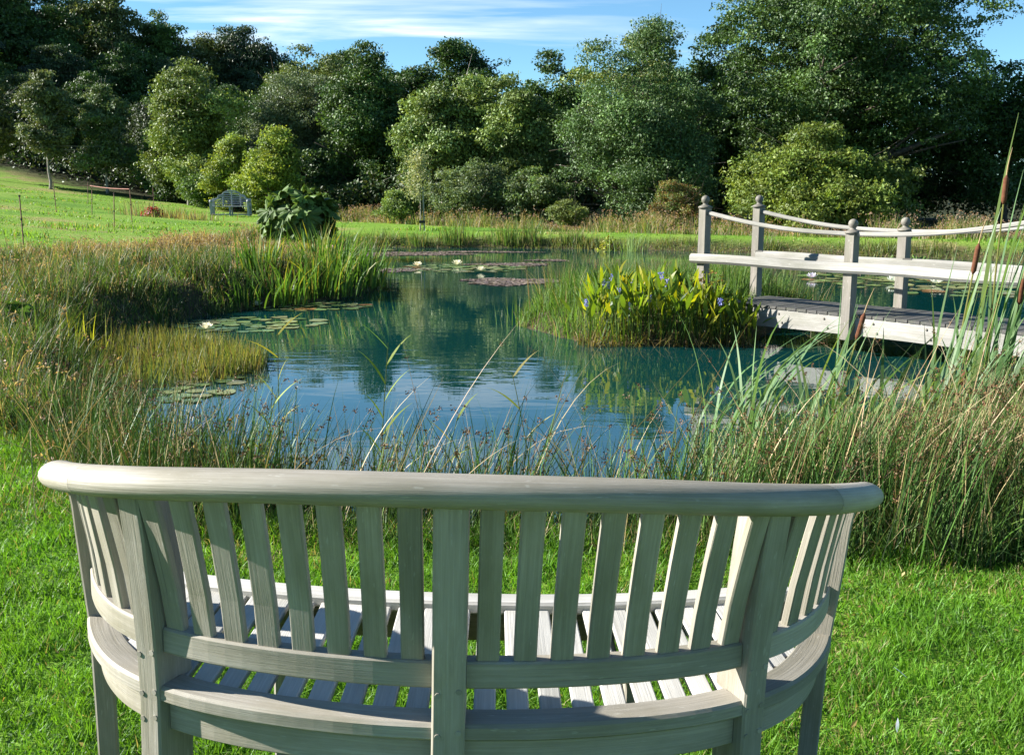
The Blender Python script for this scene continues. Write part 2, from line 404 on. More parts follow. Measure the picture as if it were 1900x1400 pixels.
def build_bench():
    root = empty('curved_bench', (-.132, 1.775, 0)); root.rotation_euler = (0, rad(1.6), 0)
    tag(root, 'big weathered silver grey curved wooden bench seen from behind on the near lawn', 'bench')
    W = M['bench']; UP = np.array([0, 0, 1.])
    sp = s_at(.605); se = SMAX - .055
    # hand rail: one long middle piece and two end pieces with rounded ends
    prof = ellprof(.040, .0305, 20)
    def rail(s0, s1, e0, e1, sd):
        s = np.linspace(s0, s1, 40); sc = np.ones(40)
        if e0: s = np.concatenate([s0 + (s[1] - s0) * 0 + np.array([0, .004, .010, .018, .028]), s[3:]]); sc = np.concatenate([[.45, .70, .86, .95, .99], np.ones(37)])
        if e1: s = np.concatenate([s[:-3], s1 - np.array([.028, .018, .010, .004, 0])]); sc = np.concatenate([sc[:-3], [.99, .95, .86, .70, .45]])
        P, T, Nn = arc3(s, rail_off(s), rail_z(s))
        v, f, gr = sweep(P, UP, Nn, prof, sd, sc)
        Geo().add(v, [f[0], f[1][[k for k, e in ((0, e0), (1, e1)) if e]]], grain=gr).obj('top_rail', W, root, True)
    j = s_at(.70)
    rail(-j + .0004, j - .0004, 0, 0, 3.); rail(-SMAX, -j - .0004, 1, 0, 11.); rail(j + .0004, SMAX, 0, 1, 17.)
    # posts: outer back legs, curved boards on edge
    def post(s, w, depth, turn=1.0):
        g = Geo(); P, T, Nn = arc(s); P, T, Nn = P[0], T[0], Nn[0]
        if turn < 1: Nn = norm(Nn * turn + np.array([0, -1.]) * (1 - turn)); T = np.array([-Nn[1], Nn[0]])
        zz = np.array([.0, .12, .28, .40, .50, .62, .74, rail_z(s) - .018])
        oo = np.array([.030, .016, .008, .006, .010, .020, .033, rail_off(s) + .006])
        path = np.column_stack([P[None] + Nn[None] * (oo - depth / 2)[:, None], zz])
        dd = np.gradient(path, axis=0); tt = norm(dd); n3 = np.array([Nn[0], Nn[1], 0])
        pr = rectprof(depth, w, .004)
        v, f, gr = sweep(path, np.array([T[0], T[1], 0]), n3, pr, rng.uniform(0, 40)); g.add(v, f, grain=gr)
        o = g.obj('back_post', W, root)
        # dowel plugs
        for z0 in (.50, .415, .360):
            o0 = np.interp(z0, zz, oo)
            for k in (-1, 1):
                c = np.array([*(P + Nn * (o0 + .0005) + T * k * w * .31), z0 + k * .004]); th = np.arange(10) * 2 * pi / 10
                for q, dpt in ((.0058, 0), (.005, .0022)): pass
                ring = lambda r_, d_: c + r_ * (np.cos(th)[:, None] * np.array([T[0], T[1], 0]) + np.sin(th)[:, None] * UP) + n3 * d_
                Geo().add(np.concatenate([ring(.0062, -.002), ring(.0055, .0016)]), [np.stack([np.arange(10), (np.arange(10) + 1) % 10, (np.arange(10) + 1) % 10 + 10, np.arange(10) + 10], -1), np.arange(10)[None] + 10], grain=np.full((20, 3), rng.uniform(0, 9))).obj('dowel_plug', W, o)
    post(0, .063, .075); post(-sp, .050, .105, .72); post(sp, .050, .105, .72)
    def end_post(s, w, depth):
        P, T, Nn = arc(s); P, T, Nn = P[0], T[0], Nn[0]
        zz = np.array([.0, .2, .40, .55, .70, rail_z(s) - .018]); oo = np.array([-.035, -.032, -.028, -.014, -.002, rail_off(s) - .036])
        path = np.column_stack([P[None] + Nn[None] * oo[:, None], zz])
        v, f, gr = sweep(path, np.array([T[0], T[1], 0]), np.array([Nn[0], Nn[1], 0]), rectprof(depth, w, .004), rng.uniform(0, 40))
        Geo().add(v, f, grain=gr).obj('end_post', W, root)
    end_post(-se, .055, .045); end_post(se, .055, .045)
    # rails between the posts
    cuts = [(-se + .027, -sp - .026), (-sp + .026, -.0325), (.0325, sp - .026), (sp + .026, se - .027)]
    def curved(name, s0, s1, off, z, w, h, c=.004):
        s = np.linspace(s0, s1, 16); P, T, Nn = arc3(s, off, z); v, f, gr = sweep(P, UP, Nn, rectprof(w, h, c), rng.uniform(0, 60))
        Geo().add(v, f, grain=gr).obj(name, W, root)
    for a, b in cuts:
        curved('lower_back_rail', a, b, -.032, .524, .036, .054)
        curved('seat_rail', a - .004, b + .004, -.036, .4125, .068, .035, .006)
        curved('apron', a - .002, b + .002, -.040, .360, .026, .070)
    # back slats
    lo = .549
    def slat(s, w=.0435):
        P, T, Nn = arc(s); P, T, Nn = P[0], T[0], Nn[0]
        z1 = rail_z(s) - .022; zz = np.array([lo, .64, .76, z1]); o0, o1 = -.030, rail_off(s) - .004 - .034 * float(sstep(.55, .95, abs(s)))
        oo = o0 + (o1 - o0) * ((zz - lo) / (z1 - lo)) ** 1.25
        path = np.column_stack([P[None] + Nn[None] * oo[:, None], zz])
        v, f, gr = sweep(path, np.array([T[0], T[1], 0]), np.array([Nn[0], Nn[1], 0]), rectprof(.019, w, .003), rng.uniform(0, 60))
        Geo().add(v, f, grain=gr).obj('back_slat', W, root)
    for k in range(8):
        for sg in (-1, 1): slat(sg * (.072 + (sp - .145 + .022) * k / 7 ))
    for k in range(5):
        for sg in (-1, 1): slat(sg * (sp + .062 + (se - sp - .062 - .062) * k / 4), .042)
    # seat: front rail, aprons, slats running front to back
    def front(u): return .505 + .13 * (np.abs(u) / .82) ** 2.2
    us = np.linspace(-.80, .80, 30); P = np.column_stack([us, front(us), np.full(30, .462)])
    T = norm(np.gradient(P, axis=0)); Nn = np.column_stack([T[:, 1], -T[:, 0], T[:, 0] * 0])
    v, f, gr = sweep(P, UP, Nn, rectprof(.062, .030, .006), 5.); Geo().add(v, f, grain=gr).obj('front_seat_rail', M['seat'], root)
    v, f, gr = sweep(P - [0, 0, .052], UP, Nn, rectprof(.026, .072, .004), 9.); Geo().add(v, f, grain=gr).obj('front_apron', W, root)
    ns = 27
    for k in range(ns):
        s = -SMAX * .80 + 1.6 * SMAX * k / (ns - 1); P0, T0, N0 = arc(s); a = P0[0] - N0[0] * .064
        u1 = a[0] * .93; b = np.array([u1, front(u1) - .028])
        if b[1] - a[1] < .08: continue
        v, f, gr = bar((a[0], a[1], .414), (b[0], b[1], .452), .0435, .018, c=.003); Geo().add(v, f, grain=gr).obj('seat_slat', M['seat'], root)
    for sg in (-1, 1):
        v, f, gr = bar((sg * .42, .525, 0), (sg * .42, .525, .36), .05, .05, up=(0, 1, 0)); Geo().add(v, f, grain=gr).obj('front_leg', W, root)
    # bearers under the seat
    for u in (-.34, 0, .34):
        v, f, gr = bar((u, .06 + .1 * abs(u), .372), (u, front(u) - .03, .40), .03, .05); Geo().add(v, f, grain=gr).obj('bearer', W, root)
build_bench()

# ------------------------------------------------------------------ the footbridge
def build_bridge():
    A = np.array([2.48, 13.0, 0]); d = np.array([.640, -.768, 0]); n = np.array([.768, .640, 0])
    root = empty('footbridge', tuple(A)); UPV = np.array([0, 0, 1.])
    tag(root, 'low timber footbridge with swooping pale handrails crossing the pond to the island', 'footbridge')
    Q = lambda t, w, z: d * t + n * w + UPV * z
    w1 = .95; span = 2.08; L0, L1 = .25, 5.7; dz = .055
    # deck boards
    g = Geo(); t = L0; k = 0
    while t < L1:
        v, f, gr = bar(Q(t + .068, -.045, dz - .016 + rng.uniform(-.002, .002)), Q(t + .068, w1 - .02, dz - .016 + rng.uniform(-.002, .002)), .128, .032, c=.004); g.add(v, f, grain=gr)
        t += .140; k += 1
    g.obj('deck_boards', M['deck'], root)
    # stringers: deep pale side boards, slightly arched below
    for wv in (-.002, w1 - .06):
        tt = np.linspace(L0 - .03, L1, 15); g = Geo()
        h = .20 + .05 * (np.abs(tt - 2.6) / 2.6) ** 2
        path = np.array([Q(x, wv, dz - .034 - hh / 2) for x, hh in zip(tt, h)])
        pr = rectprof(.06, 1.0, .003); pr = pr / [1, 1]
        V = []; kk = len(pr)
        for p0, hh in zip(path, h): V.append(p0 + pr[:, :1] * n + pr[:, 1:] * hh * UPV)
        V = np.concatenate(V); i = np.arange(14)[:, None] * kk; j = np.arange(kk)[None]; j2 = (j + 1) % kk
        F = np.stack([i + j, i + kk + j, i + kk + j2, i + j2], -1).reshape(-1, 4)
        G = np.stack([np.repeat(tt, kk), np.tile(pr[:, 0], 15) + wv, np.concatenate([pr[:, 1] * hh for hh in h])], -1)
        o = g.add(V, [F, np.array([np.arange(kk), np.arange(kk)[::-1] + 14 * kk])], grain=G).obj('stringer', M['bridge'], root)
        if wv < 0:
            for x in np.arange(.5, 4.4, .62):
                for q in (0, 1):
                    v, f = lathe([(0.0, .012), (.010, .010), (.016, 0), (.016, -.01)], 8)
                    R = np.stack([d, UPV, -n], 1); Geo().add(v @ R.T + Q(x + .05 * q, wv - .031, dz - .085 - .1 * q), f).obj('bolt_head', M['bridge_post'], o)
    # posts with ball finials
    def post(t, wv, top, bot):
        v, f, gr = bar(Q(t, wv, bot), Q(t, wv, top), .115, .115, up=d, c=.006)
        o = Geo().add(v, f, grain=gr).obj('post', M['bridge_post'], root)
        pts = [(.001, .0), (.088, .0), (.088, .018), (.062, .030), (.032, .046), (.030, .056)] + [(.053 * math.sin(a), .104 - .053 * math.cos(a)) for a in np.linspace(.7, pi - .02, 10)]
        v, f = lathe(pts, 16, Q(t, wv, top)); Geo().add(v, f, grain=v * .3).obj('finial', M['bridge_post'], o, True)
    hi, low = 1.20, .955
    for wv in (-.09, w1 + .05):
        for t, tp in ((0, hi), (span, low), (2 * span, hi)):
            post(t, wv, tp - .005, -.225)
        # swooping top rails
        for a, b, ha, hb in ((.045, span, hi - .06, low - .012), (span, 2 * span - .045, low - .012, hi - .06)):
            x = np.linspace(0, 1, 14); sag = -.055 * np.sin(pi * x) * 1.0
            path = np.array([Q(a + (b - a) * q, wv, ha + (hb - ha) * q + s_) for q, s_ in zip(x, sag)])
            path += UPV * (.0 if a < 1 else .0)
            dirs = norm(np.gradient(path, axis=0)); up = norm(UPV - (dirs @ UPV)[:, None] * dirs)
            v, f, gr = sweep(path, up, np.cross(dirs, up), rectprof(.045, .050, .012), rng.uniform(0, 30))
            Geo().add(v, f, grain=gr).obj('top_rail', M['bridge'], root, False)
        # heavy mid rail, a half round log on the outside of the posts
        off = wv - .058 - .035 if wv < 0 else wv - .058 - .035
        a = -.12 if wv < 0 else .07
        tt = np.linspace(a, 2 * span + 1.3, 20); pr = rectprof(.085, .118, .030)
        path = np.array([Q(x, off, .575 + .006 * math.sin(x * 3.1)) for x in tt])
        v, f, gr = sweep(path, UPV, n, pr, rng.uniform(0, 30)); Geo().add(v, f, grain=gr).obj('mid_rail', M['bridge'], root)
        if wv > 0:
            for t in (.0, span):
                v, f, gr = bar(Q(t + .06, wv - .09, .575), Q(t + .17, wv - .09, .575), .06, .13); Geo().add(v, f, grain=gr).obj('rail_block', M['deck'], root)
build_bridge()

# ------------------------------------------------------------------ the far bench (high arched back with a lattice of slats)
def build_far_bench():
    root = empty('arched_bench', (-13.0, 48.0, float(ground(-13.0, 48.0))), rad(4))
    tag(root, 'small distant blue grey garden bench with a high arched back on the lawn edge', 'bench'); W = M['farbench']
    def part(name, bars, parent=root):
        g = Geo()
        for b in bars: v, f, gr = bar(*b); g.add(v, f, grain=gr)
        return g.obj(name, W, parent)
    hw = .84
    part('seat', [((-hw, y, .44), (hw, y, .44), .085, .03) for y in np.arange(-.22, .26, .1)])
    for sx in (-1, 1):
        part('front_leg', [((sx * hw, -.27, 0), (sx * hw, -.27, .66), .10, .10)])
        part('back_leg', [((sx * hw, .27, 0), (sx * hw, .27, .80), .10, .10)])
        a = part('armrest', [((sx * hw, .25, .66), (sx * hw, -.27, .66), .10, .05)])
        v, f, gr = tube([(sx * hw - .06, -.30, .665), (sx * hw + .06, -.30, .665)], .075, 12); Geo().add(v, f, grain=gr).obj('scroll', W, a, True)
    part('middle_leg', [((0, .27, 0), (0, .27, .44), .07, .07)]); part('middle_leg', [((0, -.25, 0), (0, -.25, .44), .07, .07)])
    part('stretcher', [((-hw, .0, .07), (hw, .0, .07), .05, .06), ((-hw, -.27, .07), (-hw, .27, .07), .05, .05), ((hw, -.27, .07), (hw, .27, .07), .05, .05)])
    top = np.array([(-hw, .74), (-.62, .80), (-.60, .92), (-.40, .97), (-.36, 1.05), (-.2, 1.12), (0, 1.15), (.2, 1.12), (.36, 1.05), (.40, .97), (.60, .92), (.62, .80), (hw, .74)])
    part('back_frame', [((a[0], .27, a[1]), (b[0], .27, b[1]), .05, .07, (0, .1, 1) if abs(a[0] - b[0]) > .05 else (1, 0, 0)) for a, b in zip(top[:-1], top[1:])])
    bars = []
    for z in np.arange(.54, 1.1, .085):
        xx = [x for x in np.linspace(-hw, hw, 80) if np.interp(x, top[:, 0], top[:, 1]) > z]
        if xx: bars.append(((xx[0], .268, z), (xx[-1], .268, z), .025, .038))
    part('back_slats', bars)
    part('back_uprights', [((x, .29, .46), (x, .29, float(np.interp(x, top[:, 0], top[:, 1]))), .03, .06, (1, 0, 0)) for x in (-.4, 0, .4)])
build_far_bench()

# ------------------------------------------------------------------ trees and bushes
def crown(H, zb, rx, ry, nl, L, cols, lobes=34, clump=.30, shape='dome', up=.35, seed=0, droop=0.0, ragged=.25, fill=.12):
    """leaf cloud in local coordinates (base of tree at 0): zb..H high, rx/ry wide"""
    r = np.random.default_rng(seed); hz = (H - zb) / 2; cz = (H + zb) / 2
    # boughs spread over the crown
    lobes = int(lobes * 1.45); k = np.arange(lobes) + .5; ph = np.arccos(1 - 2 * k / lobes); th = pi * (1 + 5 ** .5) * k + r.uniform(0, 6)
    D = np.stack([np.cos(th) * np.sin(ph), np.sin(th) * np.sin(ph), np.cos(ph)], -1); D = norm(D + r.normal(size=D.shape) * .22)
    def env(z):                                                        # radius factor at height -1..1
        if shape == 'dome': return np.where(z < 0, np.sqrt(np.maximum(1 - np.abs(z) ** 3.2, 0)), np.sqrt(np.maximum(1 - np.abs(z) ** 2.2, 0)))
        if shape == 'cone': return np.clip(1.05 - (z + 1) * .5, .12, 1) ** .8
        if shape == 'egg': return np.sqrt(np.maximum(1 - np.abs((z + .15) / 1.15) ** 2.2, 0.02))
        return np.sqrt(np.maximum(1 - z * z, 0))
    rr = r.uniform(.52, .98, lobes) + r.normal(size=lobes) * ragged * .2
    z = np.clip(D[:, 2] * 1.0, -1, 1); e = env(z)
    wob = 1 + .26 * np.sin(D @ r.normal(size=3) * 3.1 + r.uniform(0, 6)) * np.cos(D @ r.normal(size=3) * 4.3 + r.uniform(0, 6)); rr = rr * wob
    hxy = norm(D[:, :2]) * np.minimum(1, np.linalg.norm(D[:, :2], axis=1, keepdims=True) * 1.35)
    Cn = np.stack([hxy[:, 0] * e * rx * rr, hxy[:, 1] * e * ry * rr, z * hz * np.minimum(rr + .1, .92) + hz * .12 * r.normal(size=lobes) * (z > .2)], -1)
    Cn[:, 2] = np.clip(Cn[:, 2], -.95 * hz, .93 * hz)
    Rl = (.11 + .24 * r.uniform(0, 1, lobes) ** 1.8) * (rx * ry * hz) ** (1 / 3)
    inner = r.normal(size=(max(3, lobes // 6), 3)) * np.array([rx, ry, hz]) * .3
    Cn = np.concatenate([Cn, inner]); Rl = np.concatenate([Rl, np.full(len(inner), .42 * (rx * ry * hz) ** (1 / 3))])
    # sprays on each bough
    nsp = max(60, nl // 40); w = Rl ** 2; li = r.choice(len(Cn), nsp, p=w / w.sum())
    sd = norm(r.normal(size=(nsp, 3)) + norm(Cn[li]) * .55 + np.array([0, 0, .25]))
    sr = Rl[li] * r.uniform(.62, 1.10, nsp); sr = np.where(r.uniform(0, 1, nsp) < .16, sr * r.uniform(1.05, 1.32, nsp), sr); S = Cn[li] + sd * sr[:, None] * np.array([1, 1, .85])
    S[:, 2] -= droop * r.uniform(0, 1, nsp) * (hz)
    # leaves of each spray
    pi_ = r.integers(0, nsp, nl); off = np.clip(r.normal(size=(nl, 3)), -1.7, 1.7) * clump * .78 * np.array([1.15, 1.15, .5])
    P = S[pi_] + off; nf = int(nl * fill)
    P[:nf] = np.clip(r.normal(size=(nf, 3)), -1.6, 1.6) * np.array([rx, ry, hz]) * .33
    P[:, 2] += cz
    bad = P[:, 2] < .05; P[bad, 2] = r.uniform(.05, .5, bad.sum())
    outw = np.where((np.arange(nl) < nf)[:, None], r.normal(size=(nl, 3)), sd[pi_])
    nr = norm(outw * .7 + np.array([0, 0, up]) + r.normal(size=(nl, 3)) * .85)
    cols = np.asarray(cols, float); tone = r.integers(0, len(cols), nsp); bt = r.uniform(.72, 1.3, len(Cn))[li][pi_][:, None]; c = 1.15 * bt * cols[tone[pi_]] * r.uniform(.7, 1.3, (nl, 1))
    V, F, C = leaves(P, nr, L * r.uniform(.55, 1.5, nl), L * .62 * r.uniform(.55, 1.4, nl), c)
    Cn = Cn + [0, 0, cz]
    return (V, F, C), Cn, Rl

def trunk_geo(H, zb, r0, Cn, seed=0, limbs=9, lean=0.0, stems=1, topk=.75):
    r = np.random.default_rng(seed + 5); g = Geo()
    for q in range(stems):
        a = r.uniform(0, 6.3); sp = 0 if stems == 1 else .25
        base = np.array([math.cos(a) * sp, math.sin(a) * sp, -.25]); top = np.array([lean * H + math.cos(a) * sp * 3.2, math.sin(a) * sp * 3.2, H * topk])
        t = np.linspace(0, 1, 9)[:, None]; path = base + (top - base) * t; path[1:-1, :2] += r.normal(size=(7, 2)) * r0 * .5
        rr = r0 * (1 - .82 * t[:, 0]) ; rr[0] *= 1.5; rr[1] *= 1.08
        g.add(*tube(path, rr, 8)[:2])
        pick = r.choice(len(Cn), min(limbs, len(Cn)), replace=False)
        for i in pick:
            c = Cn[i]; f = np.clip((c[2] - .35 * (H - zb) * .5) / (H * topk), .18, .85); p0 = base + (top - base) * f
            mid = (p0 + c) / 2 + r.normal(size=3) * .12 * np.linalg.norm(c - p0) + [0, 0, -.06 * H * 0]
            tt = np.linspace(0, 1, 7)[:, None]; pth = (1 - tt) ** 2 * p0 + 2 * tt * (1 - tt) * mid + tt ** 2 * c
            g.add(*tube(pth, r0 * (.42 * (1 - f) + .16) * (1 - .8 * tt[:, 0]), 5)[:2])
            for e in range(2):
                k = r.integers(2, 5); q0 = pth[k]; q1 = c + r.normal(size=3) * .7
                tt2 = np.linspace(0, 1, 4)[:, None]; g.add(*tube(q0 + (q1 - q0) * tt2 + r.normal(size=(4, 3)) * .03, .25 * r0 * (1 - .8 * tt2[:, 0]) * (1 - f * .5), 4)[:2])
    return g

def tree(name, label, cat, X, Y, H, zb, rx, ry, nl, L, cols, group=None, mat='tree', bark='bark', r0=None, limbs=9, stems=1, seed=1, lean=0., topk=.72, **kw):
    z0 = float(ground(X, Y)); root = empty(name, (X, Y, z0)); tag(root, label, cat, group)
    H = H - z0; zb = max(zb - z0, .15); nl = int(nl * 1.75); L = L * .80
    lv, Cn, Rl = crown(H, zb, rx, ry, nl, L, cols, seed=seed, **kw)
    link('crown' if cat == 'tree' else 'foliage', make_mesh('crown', lv[0], lv[1], lv[2]), M[mat], root)
    r0 = r0 or H * .022
    trunk_geo(H, zb, r0, Cn, seed, limbs, lean, stems, topk).obj('trunk' if cat == 'tree' else 'stems', M[bark], root, True)
    return root

DK = [(.038, .080, .016), (.048, .094, .019), (.030, .066, .016)]               # dark oak greens
MD = [(.072, .130, .030), (.085, .145, .034), (.060, .115, .034)]               # middle greens
LT = [(.125, .190, .045), (.15, .205, .05), (.105, .17, .045)]               # ash, pale
YL = [(.19, .235, .036), (.16, .225, .038), (.21, .225, .045)]               # yellowing hazel
GY = [(.10, .145, .062), (.085, .13, .054), (.12, .155, .07)]               # willow / alder grey green
OL = [(.080, .105, .030), (.10, .11, .035), (.055, .085, .025)]

GF = 'trees along the far edge of the lawn'
# the great oak on the right
tree('oak_tree', 'huge dark green oak rising above the frame behind the yellow green bush', 'tree', 14.3, 45, 11.0, 1.4, 5.3, 5.0, 105000, .17, DK + [(.062, .115, .028), (.07, .125, .03)], r0=.42, limbs=26,
     lobes=80, clump=.25, seed=3, ragged=.6, fill=.02, topk=.62, shape='egg')
tree('dark_oak', 'dark oak at the right edge of the photo beside the huge oak', 'tree', 21.6, 46, 6.4, 1.2, 2.7, 2.7, 26000, .19, DK, r0=.26, limbs=14, lobes=36, clump=.32, seed=4, ragged=.5, fill=.06)
tree('dark_thicket', 'deep shaded thicket under the huge oak behind the bridge rail', 'bush', 18.2, 50, 3.6, .1, 4.6, 2.4, 18000, .17, DK, r0=.10, limbs=10, stems=3, lobes=30, seed=5)
tree('dark_thicket', 'shaded bank of foliage between the alder and the huge oak', 'bush', 10.2, 51, 5.6, .1, 3.6, 2.4, 24000, .17, DK, r0=.10, limbs=8, stems=3, lobes=26, seed=6)
tree('oak_tree', 'dark oak closing the gap between the broad alder and the huge oak', 'tree', 10.5, 52, 8.9, .8, 2.3, 2.2, 24000, .19, DK, r0=.2, limbs=12, lobes=34, clump=.3, seed=51, ragged=.5)
tree('alder_tree', 'broad grey green alder with foliage down to the grass left of the huge oak', 'tree', 5.3, 42, 7.35, -.1, 3.35, 3.0, 60000, .125, [(.066, .122, .036), (.08, .138, .040), (.056, .105, .034)], r0=.16, limbs=14, stems=3,
     lobes=52, clump=.24, seed=7, shape='egg', up=.3)
tree('yellow_ash', 'pale yellowish treetop peeping out above the broad alder', 'tree', 6.9, 52, 9.15, 3.6, 1.5, 1.5, 9000, .19, [(.17, .19, .05), (.14, .17, .05)], limbs=8, lobes=16, clump=.26, seed=8, ragged=.6)
tree('yellow_ash', 'smaller yellow green treetop between the dark tree and the broad alder', 'tree', 4.3, 58, 9.0, 3.2, 1.5, 1.5, 9000, .2, YL, limbs=8, lobes=16, clump=.28, seed=9, ragged=.6)
tree('round_tree', 'dark round topped tree just left of the broad alder', 'tree', 2.1, 53, 7.9, .4, 2.1, 2.0, 24000, .18, DK + MD[:1], limbs=10, lobes=34, clump=.28, seed=10)
tree('ash_tree', 'sunlit pale ash in the middle of the wood, right one of a pair', 'tree', -.15, 47, 6.45, .6, 1.75, 1.7, 24000, .17, [(.125, .185, .05), (.145, .20, .055)], bark='palebark', limbs=10, lobes=30, clump=.24, seed=11, shape='egg', ragged=.5)
tree('ash_tree', 'sunlit yellow green ash behind the staked sapling, the left one of a pair', 'tree', -3.1, 48, 6.7, .4, 1.95, 1.8, 27000, .17, [(.14, .19, .042), (.12, .175, .048), (.10, .16, .045)], bark='palebark', limbs=10, lobes=32, clump=.26, seed=12, shape='egg', ragged=.5)
tree('oak_tree', 'dark oak with a bumpy top behind the pair of sunlit ashes', 'tree', -2.9, 60, 9.6, 2.0, 2.6, 2.3, 24000, .21, DK, limbs=12, lobes=36, clump=.30, seed=13, ragged=.6)
tree('oak_tree', 'dark oak behind the wood between the large gunnera and the ashes', 'tree', -5.9, 59, 9.1, 1.4, 2.2, 2.2, 22000, .2, DK + MD[:1], limbs=12, lobes=32, clump=.28, seed=14, ragged=.6)
tree('oak_tree', 'dense mid green oak rising right behind the large gunnera', 'tree', -7.9, 55, 8.5, .4, 2.35, 2.2, 26000, .19, DK + MD, limbs=12, lobes=36, clump=.28, seed=15, ragged=.5)
tree('willow_tree', 'grey green domed willow behind the arched bench', 'tree', -11.7, 58, 7.7, .5, 3.35, 2.8, 40000, .14, [(.085, .118, .055), (.095, .13, .064), (.072, .108, .05)], r0=.15, stems=3, limbs=12, lobes=48, clump=.26, seed=16, shape='dome')
tree('yellow_ash', 'yellow green crown rising above the domed willow', 'tree', -11.8, 63, 9.55, 3.0, 2.5, 2.2, 20000, .2, [(.12, .155, .035), (.095, .135, .035)], limbs=10, lobes=30, clump=.28, seed=17, ragged=.5)
tree('oak_tree', 'dark oak top showing above the yellow green crown', 'tree', -12.6, 78, 11.6, 3.0, 2.6, 2.4, 14000, .26, DK, limbs=10, lobes=26, clump=.34, seed=18)
tree('ash_tree', 'tall slender ash with a pale trunk and pointed sunlit crown on the lawn edge', 'tree', -17.4, 56, 7.85, 1.3, 2.75, 2.4, 27000, .18, [(.14, .195, .046), (.12, .175, .046), (.155, .20, .045)], bark='palebark', r0=.10, limbs=14, lobes=34, clump=.27, seed=19, shape='cone', ragged=.7, fill=.05)
tree('hazel_bush', 'low yellow green hazel behind the arched bench, its left half', 'bush', -14.0, 52.5, 3.95, .15, 1.85, 1.6, 14000, .15, YL[:2] + LT[:1], stems=4, r0=.05, limbs=6, lobes=24, clump=.22, seed=20, mat='bush', shape='cone')
tree('hazel_bush', 'pointed yellow green hazel between the arched bench and the large gunnera', 'bush', -11.4, 50.5, 4.25, .2, 1.95, 1.6, 15000, .15, YL[:2] + LT[:1], stems=4, r0=.05, limbs=6, lobes=24, clump=.22, seed=21, mat='bush', shape='cone')
tree('sycamore_tree', 'pale leafed tree with a light trunk second from the left edge of the lawn', 'tree', -26.6, 60, 8.4, 2.6, 1.25, 1.2, 13000, .21, [(.12, .145, .06), (.095, .13, .05)], bark='palebark', r0=.09, limbs=10, lobes=26, clump=.24, seed=22, ragged=.7, fill=.05, shape='egg')
tree('poplar_tree', 'grey green tree standing right of the pale leafed tree on the left', 'tree', -23.9, 61.5, 7.7, 1.9, 1.35, 1.2, 14000, .18, GY + MD[:1], bark='palebark', r0=.09, limbs=10, lobes=26, clump=.22, seed=23, ragged=.6, shape='egg')
tree('birch_tree', 'thin tree with olive leaves and a pale trunk at the left edge of the photo', 'tree', -30.6, 62, 7.9, 3.0, 1.15, 1.1, 9000, .21, [(.13, .14, .035), (.09, .11, .035), (.07, .10, .03)], bark='palebark', r0=.09, limbs=9, lobes=22, clump=.24, seed=24, ragged=.6, shape='egg')
tree('holly_tree', 'dark low tree between the grey green tree and the slender ash', 'tree', -22.6, 66, 6.4, .8, 2.4, 2.0, 15000, .2, [(.035, .06, .022), (.05, .07, .035)], limbs=8, lobes=28, clump=.28, seed=25)
tree('dark_shrub', 'dark shrub at the foot of the slender ash', 'bush', -17.9, 58, 2.7, .2, 2.2, 1.6, 9000, .17, DK + [(.05, .08, .02)], stems=3, r0=.05, limbs=6, lobes=20, seed=26)
tree('sunlit_shrub', 'leafy shrub lit by the sun left of the hazel behind the arched bench', 'bush', -16.0, 54, 2.2, .15, 1.3, 1.2, 7000, .15, LT[2:] + MD, stems=3, r0=.04, limbs=5, lobes=16, seed=27, mat='bush')
# shrubs in front of the wood
tree('dogwood_bush', 'wide yellow green bush in full sun behind the bridge posts', 'bush', 10.2, 35, 3.15, -.15, 3.5, 2.5, 36000, .145, [(.125, .175, .03), (.105, .16, .03), (.145, .185, .04)], mat='bush', stems=4, r0=.05, limbs=9, lobes=46, clump=.2, seed=28, shape='cone', ragged=.5)
tree('azalea_bush', 'small bush turning reddish brown left of the first bridge post', 'bush', 5.75, 36, 1.55, -.1, 1.08, .9, 9000, .085, [(.13, .085, .03), (.11, .12, .03), (.08, .12, .03), (.15, .085, .035), (.09, .13, .035)], mat='bush', stems=4, r0=.03, limbs=6, lobes=20, clump=.13, seed=29)
tree('willow_bush', 'grey green willow bush right of the staked sapling', 'bush', -1.75, 43, 2.45, .05, 1.9, 1.5, 16000, .13, GY, mat='bush', stems=4, r0=.04, limbs=6, lobes=28, clump=.2, seed=30)
tree('willow_bush', 'lower grey green willow bush close to the foot of the alder', 'bush', .85, 42.5, 2.15, .05, 1.5, 1.2, 13000, .13, GY + MD[:1], mat='bush', stems=4, r0=.04, limbs=6, lobes=24, clump=.2, seed=31)
tree('low_shrub', 'low sunlit yellow green shrub left of the staked sapling', 'bush', -4.5, 43.5, 1.35, .1, 1.2, .9, 7000, .12, LT, mat='bush', stems=3, r0=.03, limbs=5, lobes=16, clump=.18, seed=32)
tree('low_shrub', 'small pale shrub in the dry grass under the left side of the alder', 'bush', 2.1, 38.5, 1.0, .1, .8, .6, 4000, .10, [(.13, .16, .05), (.10, .14, .04)], mat='bush', stems=3, r0=.02, limbs=4, lobes=12, clump=.14, seed=33)
tree('nettle_patch', 'low shrub of sunlit leaves behind the arched bench lawn', 'bush', -9.3, 46.5, 1.3, .1, 1.3, .8, 5000, .12, MD + LT[:1], mat='bush', stems=3, r0=.02, limbs=4, lobes=14, clump=.16, seed=34)

